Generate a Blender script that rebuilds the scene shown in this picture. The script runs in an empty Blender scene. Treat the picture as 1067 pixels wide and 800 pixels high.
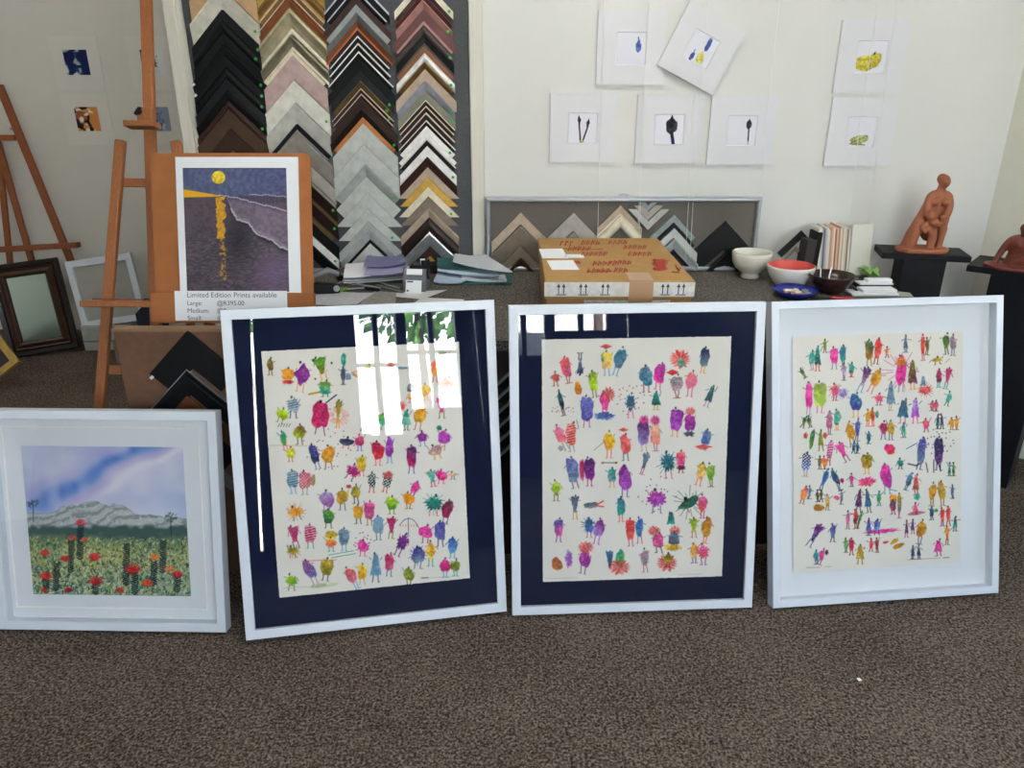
import bpy, bmesh, math, random
import numpy as np
from mathutils import Vector, Matrix

random.seed(7)
RNG = np.random.default_rng(11)
SC = bpy.context.scene
COL = SC.collection
PI = math.pi
R = math.radians
SKY, SUN, EXPO, LAMP = 13.0, 48.0, 1.2, 7.6

# ------------------------------------------------------------------ colour and materials
def lin(c):
    return c / 12.92 if c <= 0.04045 else ((c + 0.055) / 1.055) ** 2.4
def hx(h):
    h = h.lstrip('#')
    return tuple(int(h[i:i + 2], 16) / 255 for i in (0, 2, 4))
def hl(h):
    return tuple(lin(c) for c in hx(h)) + (1.0,)

MATS = {}
def mat(name, color, rough=0.6, metal=0.0, var=0.0, vscale=30.0, bump=0.0, bscale=200.0, spec=0.5,
        streak=None, coat=0.0, color2=None):
    """principled material with a little procedural variation"""
    if name in MATS:
        return MATS[name]
    m = bpy.data.materials.new(name)
    m.use_nodes = True
    nt = m.node_tree
    b = nt.nodes['Principled BSDF']
    b.inputs['Base Color'].default_value = hl(color)
    b.inputs['Roughness'].default_value = rough
    b.inputs['Metallic'].default_value = metal
    b.inputs['Specular IOR Level'].default_value = spec
    b.inputs['Coat Weight'].default_value = coat
    tc = nt.nodes.new('ShaderNodeTexCoord')
    src = tc.outputs['Object']
    if streak:
        mp = nt.nodes.new('ShaderNodeMapping')
        mp.inputs['Scale'].default_value = streak
        nt.links.new(src, mp.inputs['Vector'])
        src = mp.outputs['Vector']
    if var > 0 or color2:
        n = nt.nodes.new('ShaderNodeTexNoise')
        n.inputs['Scale'].default_value = vscale
        n.inputs['Detail'].default_value = 5
        nt.links.new(src, n.inputs['Vector'])
        mx = nt.nodes.new('ShaderNodeMix')
        mx.data_type = 'RGBA'
        c = hl(color)
        if color2:
            c2 = hl(color2)
            lo, hi = c, c2
        else:
            lo = tuple(max(0, v * (1 - var)) for v in c[:3]) + (1,)
            hi = tuple(min(1, v * (1 + var)) for v in c[:3]) + (1,)
        rmp = nt.nodes.new('ShaderNodeMapRange')
        rmp.inputs['From Min'].default_value = 0.32
        rmp.inputs['From Max'].default_value = 0.68
        nt.links.new(n.outputs['Fac'], rmp.inputs['Value'])
        mx.inputs[6].default_value = lo
        mx.inputs[7].default_value = hi
        nt.links.new(rmp.outputs['Result'], mx.inputs['Factor'])
        nt.links.new(mx.outputs[2], b.inputs['Base Color'])
    if bump > 0:
        n2 = nt.nodes.new('ShaderNodeTexNoise')
        n2.inputs['Scale'].default_value = bscale
        n2.inputs['Detail'].default_value = 3
        nt.links.new(src, n2.inputs['Vector'])
        bp = nt.nodes.new('ShaderNodeBump')
        bp.inputs['Strength'].default_value = bump
        bp.inputs['Distance'].default_value = 0.004
        nt.links.new(n2.outputs['Fac'], bp.inputs['Height'])
        nt.links.new(bp.outputs['Normal'], b.inputs['Normal'])
    MATS[name] = m
    return m

def loop_carpet(name, dark, mid, light, scale, bumpd=0.004):
    m = bpy.data.materials.new(name)
    m.use_nodes = True
    nt = m.node_tree
    b = nt.nodes['Principled BSDF']
    b.inputs['Roughness'].default_value = 0.95
    b.inputs['Specular IOR Level'].default_value = 0.1
    tc = nt.nodes.new('ShaderNodeTexCoord')
    v = nt.nodes.new('ShaderNodeTexVoronoi')
    v.inputs['Scale'].default_value = scale
    nt.links.new(tc.outputs['Object'], v.inputs['Vector'])
    n = nt.nodes.new('ShaderNodeTexNoise')
    n.inputs['Scale'].default_value = scale * 0.75
    n.inputs['Detail'].default_value = 2
    nt.links.new(tc.outputs['Object'], n.inputs['Vector'])
    n3 = nt.nodes.new('ShaderNodeTexNoise')
    n3.inputs['Scale'].default_value = 3.0
    nt.links.new(tc.outputs['Object'], n3.inputs['Vector'])
    add = nt.nodes.new('ShaderNodeMath'); add.operation = 'MULTIPLY_ADD'
    add.inputs[1].default_value = 0.18; 
    nt.links.new(n3.outputs['Fac'], add.inputs[0]); nt.links.new(n.outputs['Fac'], add.inputs[2])
    cr = nt.nodes.new('ShaderNodeValToRGB')
    # every loop of the pile has its own tone
    sepc = nt.nodes.new('ShaderNodeSeparateColor'); nt.links.new(v.outputs['Color'], sepc.inputs['Color'])
    ad2 = nt.nodes.new('ShaderNodeMath'); ad2.operation = 'MULTIPLY_ADD'; ad2.inputs[1].default_value = .20; ad2.inputs[2].default_value = -.10
    nt.links.new(sepc.outputs['Red'], ad2.inputs[0])
    ad3 = nt.nodes.new('ShaderNodeMath'); ad3.operation = 'ADD'
    nt.links.new(ad2.outputs[0], ad3.inputs[0]); nt.links.new(add.outputs[0], ad3.inputs[1])
    cr.color_ramp.elements[0].position = 0.42; cr.color_ramp.elements[0].color = hl(dark)
    cr.color_ramp.elements[1].position = 0.78; cr.color_ramp.elements[1].color = hl(light)
    e = cr.color_ramp.elements.new(0.59); e.color = hl(mid)
    nt.links.new(ad3.outputs[0], cr.inputs['Fac'])
    nt.links.new(cr.outputs['Color'], b.inputs['Base Color'])
    bp = nt.nodes.new('ShaderNodeBump')
    bp.invert = True
    bp.inputs['Strength'].default_value = 0.8
    bp.inputs['Distance'].default_value = bumpd
    nt.links.new(v.outputs['Distance'], bp.inputs['Height'])
    nt.links.new(bp.outputs['Normal'], b.inputs['Normal'])
    MATS[name] = m
    return m

def glass_mat(name, tint=(1, 1, 1, 1)):
    m = bpy.data.materials.new(name)
    m.use_nodes = True
    nt = m.node_tree
    for n in list(nt.nodes):
        if n.type != 'OUTPUT_MATERIAL':
            nt.nodes.remove(n)
    out = [n for n in nt.nodes if n.type == 'OUTPUT_MATERIAL'][0]
    tr = nt.nodes.new('ShaderNodeBsdfTransparent'); tr.inputs['Color'].default_value = tint
    gl = nt.nodes.new('ShaderNodeBsdfGlossy'); gl.inputs['Roughness'].default_value = 0.0
    fr = nt.nodes.new('ShaderNodeFresnel')
    gm = nt.nodes.new('ShaderNodeNewGeometry')          # same reflectance on both faces of the thin pane
    mr = nt.nodes.new('ShaderNodeMapRange'); mr.inputs['To Min'].default_value = 1.5; mr.inputs['To Max'].default_value = 1 / 1.5
    nt.links.new(gm.outputs['Backfacing'], mr.inputs['Value']); nt.links.new(mr.outputs['Result'], fr.inputs['IOR'])
    mx = nt.nodes.new('ShaderNodeMixShader')
    nt.links.new(fr.outputs[0], mx.inputs[0])
    nt.links.new(tr.outputs[0], mx.inputs[1])
    nt.links.new(gl.outputs[0], mx.inputs[2])
    nt.links.new(mx.outputs[0], out.inputs['Surface'])
    MATS[name] = m
    return m

def paint_mat(name, rough=0.75):
    """paper or canvas whose pigment is the sheet's own colour attribute, with paper grain"""
    m = bpy.data.materials.new(name)
    m.use_nodes = True
    nt = m.node_tree
    b = nt.nodes['Principled BSDF']
    b.inputs['Roughness'].default_value = rough
    b.inputs['Specular IOR Level'].default_value = 0.05
    at = nt.nodes.new('ShaderNodeAttribute'); at.attribute_name = 'pigment'
    nt.links.new(at.outputs['Color'], b.inputs['Base Color'])
    tc = nt.nodes.new('ShaderNodeTexCoord')
    n = nt.nodes.new('ShaderNodeTexNoise'); n.inputs['Scale'].default_value = 600
    nt.links.new(tc.outputs['Object'], n.inputs['Vector'])
    bp = nt.nodes.new('ShaderNodeBump'); bp.inputs['Strength'].default_value = 0.08
    bp.inputs['Distance'].default_value = 0.001
    nt.links.new(n.outputs['Fac'], bp.inputs['Height'])
    nt.links.new(bp.outputs['Normal'], b.inputs['Normal'])
    MATS[name] = m
    return m

# ------------------------------------------------------------------ objects
def tag(o, label=None, cat=None, group=None, kind=None):
    if label: o['label'] = label
    if cat: o['category'] = cat
    if group: o['group'] = group
    if kind: o['kind'] = kind
    return o

def place(o, parent=None, loc=None, rot=None, mw=None):
    if parent is not None:
        o.parent = parent
    if mw is not None:
        o.matrix_local = mw
    if loc is not None:
        o.location = loc
    if rot is not None:
        o.rotation_euler = rot
    return o

def empty(name, loc=(0, 0, 0), rot=(0, 0, 0), mw=None):
    o = bpy.data.objects.new(name, None)
    o.empty_display_size = 0.05
    COL.objects.link(o)
    if mw is not None:
        o.matrix_world = mw
    else:
        o.location = loc
        o.rotation_euler = rot
    return o

class MB:
    """collects solids into one mesh"""
    def __init__(self):
        self.bm = bmesh.new()
    def box(self, lo, hi, mi=0, M=None, bev=0.0):
        lo, hi = Vector(lo), Vector(hi)
        s = hi - lo
        c = (hi + lo) / 2
        mm = Matrix.Translation(c) @ Matrix.Diagonal((s.x, s.y, s.z, 1))
        if M is not None:
            mm = M @ mm
        g = bmesh.ops.create_cube(self.bm, size=1.0, matrix=mm)
        vs = g['verts']
        fs = {f for v in vs for f in v.link_faces}
        for f in fs:
            f.material_index = mi
        if bev > 0:
            es = list({e for v in vs for e in v.link_edges})
            bmesh.ops.bevel(self.bm, geom=es, offset=bev, segments=2, profile=0.5, affect='EDGES')
        return self
    def bar(self, a, b, w, d, up=(0, 1, 0), mi=0, bev=0.0):
        """rectangular bar from a to b, width w, depth d along up"""
        a, b = Vector(a), Vector(b)
        z = (b - a); L = z.length; z.normalize()
        u = Vector(up); u = (u - z * u.dot(z)).normalized()
        x = u.cross(z)
        M = Matrix((x, u, z)).transposed().to_4x4()
        M.translation = (a + b) / 2
        return self.box((-w / 2, -d / 2, -L / 2), (w / 2, d / 2, L / 2), mi, M, bev)
    def tube(self, pts, r, seg=8, mi=0, closed_ends=True):
        pts = [Vector(p) for p in pts]
        rs = r if isinstance(r, (list, tuple)) else [r] * len(pts)
        rings = []
        prevn = None
        for i, p in enumerate(pts):
            t = (pts[min(i + 1, len(pts) - 1)] - pts[max(i - 1, 0)]).normalized()
            if prevn is None:
                n = t.orthogonal().normalized()
            else:
                n = (prevn - t * prevn.dot(t))
                n = n.normalized() if n.length > 1e-6 else t.orthogonal().normalized()
            prevn = n
            bn = t.cross(n)
            rings.append([self.bm.verts.new(p + (n * math.cos(2 * PI * k / seg) + bn * math.sin(2 * PI * k / seg)) * rs[i]) for k in range(seg)])
        for i in range(len(rings) - 1):
            for k in range(seg):
                f = self.bm.faces.new((rings[i][k], rings[i][(k + 1) % seg], rings[i + 1][(k + 1) % seg], rings[i + 1][k]))
                f.material_index = mi; f.smooth = True
        if closed_ends:
            for rg, rev in ((rings[0], True), (rings[-1], False)):
                f = self.bm.faces.new(rg[::-1] if rev else rg)
                f.material_index = mi
        return self
    def lathe(self, prof, seg=40, c=(0, 0, 0), mi=0):
        """prof: (r, z) outside up then inside down"""
        c = Vector(c)
        rings = []
        for r, z in prof:
            if r < 1e-5:
                rings.append([self.bm.verts.new(c + Vector((0, 0, z)))])
            else:
                rings.append([self.bm.verts.new(c + Vector((r * math.cos(2 * PI * k / seg), r * math.sin(2 * PI * k / seg), z))) for k in range(seg)])
        for a, b in zip(rings, rings[1:]):
            for k in range(seg):
                k2 = (k + 1) % seg
                if len(a) == 1 and len(b) == 1:
                    continue
                if len(a) == 1:
                    vs = (a[0], b[k2], b[k])
                elif len(b) == 1:
                    vs = (a[k], a[k2], b[0])
                else:
                    vs = (a[k], a[k2], b[k2], b[k])
                f = self.bm.faces.new(vs); f.smooth = True; f.material_index = mi
        return self
    def prism(self, poly, z0, z1, mi=0, M=None):
        """poly (x, y) counter-clockwise extruded from z0 to z1"""
        M = M or Matrix.Identity(4)
        lo = [self.bm.verts.new(M @ Vector((x, y, z0))) for x, y in poly]
        hi = [self.bm.verts.new(M @ Vector((x, y, z1))) for x, y in poly]
        n = len(poly)
        fs = [self.bm.faces.new(hi), self.bm.faces.new(lo[::-1])]
        for i in range(n):
            fs.append(self.bm.faces.new((lo[i], lo[(i + 1) % n], hi[(i + 1) % n], hi[i])))
        for f in fs:
            f.material_index = mi
        return self
    def ball(self, c, r, mi=0, sc=(1, 1, 1), sub=2, rot=None):
        M = Matrix.Translation(c) @ (rot.to_4x4() if rot else Matrix.Identity(4)) @ Matrix.Diagonal((r * sc[0], r * sc[1], r * sc[2], 1))
        g = bmesh.ops.create_icosphere(self.bm, subdivisions=sub, radius=1, matrix=M)
        for f in {f for v in g['verts'] for f in v.link_faces}:
            f.material_index = mi; f.smooth = True
        return self
    def build(self, name, mats, parent=None, loc=None, rot=None, mw=None, smooth=None):
        me = bpy.data.meshes.new(name)
        bmesh.ops.recalc_face_normals(self.bm, faces=self.bm.faces)
        self.bm.to_mesh(me)
        self.bm.free()
        for m in (mats if isinstance(mats, (list, tuple)) else [mats]):
            me.materials.append(m)
        o = bpy.data.objects.new(name, me)
        COL.objects.link(o)
        place(o, parent, loc, rot, mw)
        return o

def structure(o, label=None):
    o['kind'] = 'structure'
    if label: o['label'] = label
    return o

# ------------------------------------------------------------------ camera
CAM_H, PITCH, FPX = 1.57, R(22.0), 800.0
cam_d = bpy.data.cameras.new('camera')
cam_d.sensor_fit = 'HORIZONTAL'; cam_d.sensor_width = 36.0
cam_d.lens = 36.0 * FPX / 1067.0
cam_d.clip_start = 0.02
cam = bpy.data.objects.new('camera', cam_d)
COL.objects.link(cam)
cam.location = (0, 0, CAM_H)
cam.rotation_euler = (PI / 2 - PITCH, 0, 0)
SC.camera = cam

FWD = Vector((0, math.cos(PITCH), -math.sin(PITCH)))
UPV = Vector((0, math.sin(PITCH), math.cos(PITCH)))
EYE = Vector((0, 0, CAM_H))
def sight(x, y):
    return (FWD * FPX + Vector((1, 0, 0)) * (x - 533.5) + UPV * (400 - y)).normalized()
def at(x, y, Y=None, Z=None):
    """measured point of the photograph on the vertical plane y=Y or the level z=Z"""
    d = sight(x, y)
    t = Y / d.y if Y is not None else (Z - CAM_H) / d.z
    return EYE + d * t
def on(x, y, p0, n):
    d = sight(x, y)
    return EYE + d * ((p0 - EYE).dot(n) / d.dot(n))
# ------------------------------------------------------------------ painted sheets (pigment computed per vertex)
PAL = dict(olive='7d7a1c', orange='f59a23', purple='8e2d8f', green='55a02c', teal='2f9e85', slate='50586a', mint='6fb898',
  lime='b9dc1e', bluegrey='6f8a9c', crimson='c01f58', gold='c9a12c', peach='f2bd86', red='e0332f', coral='f4605a', tan='c9a479',
  terracotta='b85a47', grey='8b8d8d', yellow='f2cf35', pink='ec4f9c', hotpink='f0359a', rose='c9527d', violet='b04ac0', lightblue='8fb2cf',
  navy='2b3357', indigo='4b4499', mauve='b98a98', black='1d2027', white='f4f4f0', brown='7a4a2c', ochre='c6922f', blue='3f66b8',
  sky='5f9ac6', steel='6b88a0', peri='6a6fb5', tealblue='2f7391', dkteal='1f5f58', dkgreen='2f5a3a', orangebrown='c0711a', maroon='6a3346',
  palegreen='b7d08a', magenta='c03aa4', dkred='8c2430', olivegreen='7f9a2a', lilac='a58fd0', plum='5a2a6a')
PAL = {k: np.array(hx(v)) for k, v in PAL.items()}
PAPER = np.array(hx('ebe6da'))

def smooth_noise(shape, cells, rng):
    ny, nx = shape
    cy, cx = max(2, int(cells)), max(2, int(cells * nx / ny))
    g = rng.random((cy + 2, cx + 2))
    yy = np.linspace(0, cy, ny); xx = np.linspace(0, cx, nx)
    y0 = yy.astype(int); x0 = xx.astype(int)
    fy = (yy - y0)[:, None]; fx = (xx - x0)[None, :]
    fy = fy * fy * (3 - 2 * fy); fx = fx * fx * (3 - 2 * fx)
    a = g[y0][:, x0]; b = g[y0][:, x0 + 1]; c = g[y0 + 1][:, x0]; d = g[y0 + 1][:, x0 + 1]
    return (a * (1 - fx) + b * fx) * (1 - fy) + (c * (1 - fx) + d * fx) * fy

class Canvas:
    """a sheet in drawing units: quad gives the units at its corners TL, TR, BR, BL"""
    def __init__(self, quad, nx, ny, bg):
        self.nx, self.ny = nx, ny
        src = [(0, 0), (1, 0), (1, 1), (0, 1)]
        A, bb = [], []
        for (u, v), (x, y) in zip(src, quad):
            A.append([u, v, 1, 0, 0, 0, -u * x, -v * x]); bb.append(x)
            A.append([0, 0, 0, u, v, 1, -u * y, -v * y]); bb.append(y)
        h = np.linalg.solve(np.array(A, float), np.array(bb, float))
        self.Hm = np.append(h, 1).reshape(3, 3)
        self.Hi = np.linalg.inv(self.Hm)
        u, v = np.meshgrid(np.linspace(0, 1, nx), np.linspace(0, 1, ny))
        w = self.Hm[2, 0] * u + self.Hm[2, 1] * v + 1
        self.X = (self.Hm[0, 0] * u + self.Hm[0, 1] * v + self.Hm[0, 2]) / w
        self.Y = (self.Hm[1, 0] * u + self.Hm[1, 1] * v + self.Hm[1, 2]) / w
        self.U, self.V = u, v
        self.img = np.empty((ny, nx, 3)); self.img[:] = bg
        self.rng = np.random.default_rng(5)
        self.mott = smooth_noise((ny, nx), ny / 5, self.rng) * .6 + smooth_noise((ny, nx), ny / 2.2, self.rng) * .4
        self.px = abs(self.X[0, 1] - self.X[0, 0])
    def win(self, x, y, r):
        cs = []
        for dx in (-r, r):
            for dy in (-r, r):
                p = self.Hi @ np.array([x + dx, y + dy, 1.0]); cs.append(p[:2] / p[2])
        cs = np.array(cs)
        x0 = int(np.clip(cs[:, 0].min() * (self.nx - 1) - 1, 0, self.nx - 1)); x1 = int(np.clip(cs[:, 0].max() * (self.nx - 1) + 2, 1, self.nx))
        y0 = int(np.clip(cs[:, 1].min() * (self.ny - 1) - 1, 0, self.ny - 1)); y1 = int(np.clip(cs[:, 1].max() * (self.ny - 1) + 2, 1, self.ny))
        return np.s_[y0:y1, x0:x1]
    def put(self, s, a, col):
        a = np.clip(a, 0, 1)[..., None]
        self.img[s] = self.img[s] * (1 - a) + col * a
    def line(self, x0, y0, x1, y1, w, col, a=1.0):
        r = max(abs(x1 - x0), abs(y1 - y0)) / 2 + w + 1
        s = self.win((x0 + x1) / 2, (y0 + y1) / 2, r)
        X, Y = self.X[s], self.Y[s]
        dx, dy = x1 - x0, y1 - y0
        L2 = dx * dx + dy * dy + 1e-9
        t = np.clip(((X - x0) * dx + (Y - y0) * dy) / L2, 0, 1)
        d = np.hypot(X - x0 - t * dx, Y - y0 - t * dy)
        self.put(s, np.clip((w / 2 - d) / self.px + .5, 0, 1) * a, col)
    def shape(self, kind, x, y, w, h, rot, c1, c2=None, a=.95, pat=None):
        r = math.hypot(w, h) * .75 + 1
        s = self.win(x, y, r)
        X, Y = self.X[s] - x, self.Y[s] - y
        ca, sa = math.cos(R(rot)), math.sin(R(rot))
        lx = (X * ca + Y * sa) / (w / 2); ly = (-X * sa + Y * ca) / (h / 2)
        th = np.arctan2(ly, lx)
        ph = self.rng.random(4) * 6.28
        if kind == 'r':
            rr = (np.abs(lx) ** 3.5 + np.abs(ly) ** 3.5) ** (1 / 3.5)
            thr = 1 + .06 * np.sin(3 * th + ph[0]) + .05 * np.sin(7 * th + ph[1])
        elif kind == 's':
            n = 13
            rr = np.hypot(lx, ly)
            thr = .72 + .30 * np.abs(np.sin(n * th / 2 + ph[0])) + .1 * np.sin(5 * th + ph[1])
        elif kind == 't':
            hw = .38 + .62 * np.clip((ly + 1) / 2, 0, 1)
            rr = np.maximum(np.abs(lx) / hw, np.abs(ly)); thr = 1 + .07 * np.sin(6 * th + ph[0])
        elif kind == 'v':
            hw = .25 + .75 * np.clip((1 - ly) / 2, 0, 1)
            rr = np.maximum(np.abs(lx) / hw, np.abs(ly)); thr = 1 + .07 * np.sin(6 * th + ph[0])
        elif kind == 'd':
            rr = np.abs(lx) + np.abs(ly); thr = 1.12 + .08 * np.sin(5 * th + ph[0])
        elif kind == 'o':
            rr = np.hypot(lx, ly); thr = 1.0 + 0 * th
        elif kind == 'f':
            yy = ly - .9
            rr = np.hypot(lx, yy / 1.9) ; thr = .86 + .14 * np.sin(17 * np.arctan2(yy, lx) + ph[0])
        else:
            rr = np.hypot(lx, ly)
            thr = 1 + .10 * np.sin(2 * th + ph[0]) + .07 * np.sin(3 * th + ph[1]) + .05 * np.sin(6 * th + ph[2])
        al = np.clip((thr - rr) * min(w, h) / 2 / self.px + .5, 0, 1)
        if kind == 'f':
            al = al * (.55 + .45 * (np.sin(11 * np.arctan2(ly - .9, lx) + ph[1]) > -.5))
        g = np.clip((ly + 1) / 2 + .2 * lx * math.sin(ph[3]), 0, 1)[..., None]
        base = c1 * (1 - g) + (c2 if c2 is not None else c1 * .82 + .02) * g
        m = (self.mott[s][..., None] - .5)
        base = np.clip(base * (1 + .55 * m), 0, 1)
        base = base + (PAPER - base) * np.clip(m * .9 - .12, 0, 1)
        if pat == 'S':
            st = (np.sin(ly * h * 1.15 + lx * w * .25 + ph[2]) > .55)[..., None]
            base = np.where(st, base * .35 + PAPER * .65, base)
        elif pat == 'D':
            dd = ((np.sin(lx * w * 1.3 + ph[0]) * np.sin(ly * h * 1.3 + ph[1])) > .45)[..., None]
            base = np.where(dd, base * .3 + PAPER * .7, base)
        elif pat == 'K':
            dd = ((np.sin(lx * w * .9 + .6) * np.sin(ly * h * .9)) > .35)[..., None]
            base = np.where(dd, PAL['white'], base)
        self.put(s, al * a, base)
    def rays(self, x, y, r, n, col, w=.55, a0=0, a1=360, r0=.45, dots=False):
        for k in range(n):
            t = R(a0 + (a1 - a0) * (k + self.rng.random() * .6) / n)
            q = r * (.7 + .5 * self.rng.random())
            if dots:
                q0 = r * (.35 + .75 * self.rng.random())
                self.shape('b', x + q0 * math.cos(t), y + q0 * math.sin(t), 1.3, 1.3, 0, col)
            else:
                self.line(x + r0 * r * math.cos(t), y + r0 * r * math.sin(t), x + q * math.cos(t), y + q * math.sin(t), w, col, .8)
    def figure(self, spec):
        t = spec.split()
        kind = t[0]; x, y, w, h, rot = map(float, t[1:6])
        rest = t[6:]
        cols = [PAL[k] for k in rest if k in PAL]
        fl = [k for k in rest if k not in PAL]
        c1 = cols[0]; c2 = cols[1] if len(cols) > 1 else None
        leg = cols[2] if len(cols) > 2 else c1 * .55 + PAL['brown'] * .12
        pat = next((k for k in fl if k in 'SDK'), None)
        ca, sa = math.cos(R(rot)), math.sin(R(rot))
        def T(a, b):
            return x + a * ca - b * sa, y + a * sa + b * ca
        rg = self.rng
        if 'R' in fl: self.rays(x, y, max(w, h) * .62, 16, c1 * .9)
        if 'C' in fl: self.rays(x, y - h * .3, max(w, h) * .95, 22, leg * .7, dots=True)
        if 'N' not in fl:
            ll = min(max(h * .38, 2.6), 7)
            for sd in (-1, 1):
                p0 = T(sd * w * .2, h * .42); p1 = T(sd * (w * .2 + rg.normal() * .8), h * .5 + ll)
                self.line(*p0, *p1, 1.0, leg, .85)
                p2 = T(sd * w * .2 + sd * 1.5, h * .5 + ll + .2)
                self.line(*p1, *p2, .8, leg, .7)
                t_ = rg.uniform(-1.25, 1.3); L_ = 1.6 + rg.random() * 2.6
                p0 = T(sd * w * .42, -h * .25); el = T(sd * (w * .42 + L_ * math.cos(t_)), -h * .25 + L_ * math.sin(t_) * 1.5)
                self.line(*p0, *el, .7, (c1 * .6 if rg.random() < .6 else PAL['slate']), .75)
        self.shape(kind, x, y, w, h, rot, c1, c2, pat=pat)
        if w * h > 60:
            for k in range(int(w * h / 22)):
                px_, py_ = rg.uniform(-.36, .36) * w, rg.uniform(-.4, .4) * h
                L_ = rg.uniform(.8, 2.2); t_ = rg.uniform(-.5, .5)
                q0, q1 = T(px_, py_), T(px_ + L_ * math.cos(t_), py_ + L_ * math.sin(t_))
                self.line(*q0, *q1, .6, (c1 * .55 if rg.random() < .5 else c1 * .4 + PAPER * .6), .6)
        if 'N' not in fl:
            hd = T(rg.normal() * w * .1, -h * .5 - 1.1)
            self.shape('b', *hd, max(1.7, w * .15), max(2.4, w * .2), 0, c1 * .35 + PAL['black'] * .3)
    def linear(self):
        c = np.clip(self.img, 0, 1)
        return np.where(c <= .04045, c / 12.92, ((c + .055) / 1.055) ** 2.4)

def painted_sheet(name, cv, W, L, m, parent=None, loc=(0, 0, 0), thick=0.0012, ragged=0.0):
    """a thin sheet centred on loc, facing +z; x right, y up"""
    nx, ny = cv.nx, cv.ny
    X = (cv.U - .5) * W; Y = (.5 - cv.V) * L
    if ragged:
        e = np.zeros((ny, nx)); rg = np.random.default_rng(3)
        X[:, 0] += rg.random(ny) * ragged; X[:, -1] -= rg.random(ny) * ragged
        Y[0, :] -= rg.random(nx) * ragged; Y[-1, :] += rg.random(nx) * ragged
    n = nx * ny
    co = np.zeros((n + 8, 3))
    co[:n, 0] = X.ravel(); co[:n, 1] = Y.ravel(); co[:n, 2] = thick
    i = np.arange(n).reshape(ny, nx)
    q = np.stack([i[1:, :-1], i[1:, 1:], i[:-1, 1:], i[:-1, :-1]], -1).reshape(-1, 4)
    w2, l2 = W / 2 - ragged, L / 2 - ragged
    co[n:] = [(-w2, -l2, 0), (w2, -l2, 0), (w2, l2, 0), (-w2, l2, 0), (-w2, -l2, thick * .9), (w2, -l2, thick * .9), (w2, l2, thick * .9), (-w2, l2, thick * .9)]
    ex = np.array([(3, 2, 1, 0), (0, 1, 5, 4), (1, 2, 6, 5), (2, 3, 7, 6), (3, 0, 4, 7)]) + n
    q = np.concatenate([q, ex])
    me = bpy.data.meshes.new(name)
    me.vertices.add(len(co)); me.vertices.foreach_set('co', co.ravel())
    me.loops.add(q.size); me.loops.foreach_set('vertex_index', q.ravel())
    me.polygons.add(len(q)); me.polygons.foreach_set('loop_start', np.arange(0, q.size, 4))
    me.update(calc_edges=True)
    ca = me.color_attributes.new('pigment', 'FLOAT_COLOR', 'POINT')
    rgba = np.ones((len(co), 4)); rgba[:n, :3] = cv.linear().reshape(-1, 3)
    rgba[n:, :3] = rgba[0, :3]
    ca.data.foreach_set('color', rgba.ravel())
    me.materials.append(m)
    o = bpy.data.objects.new(name, me)
    COL.objects.link(o)
    place(o, parent, loc)
    return o
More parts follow.
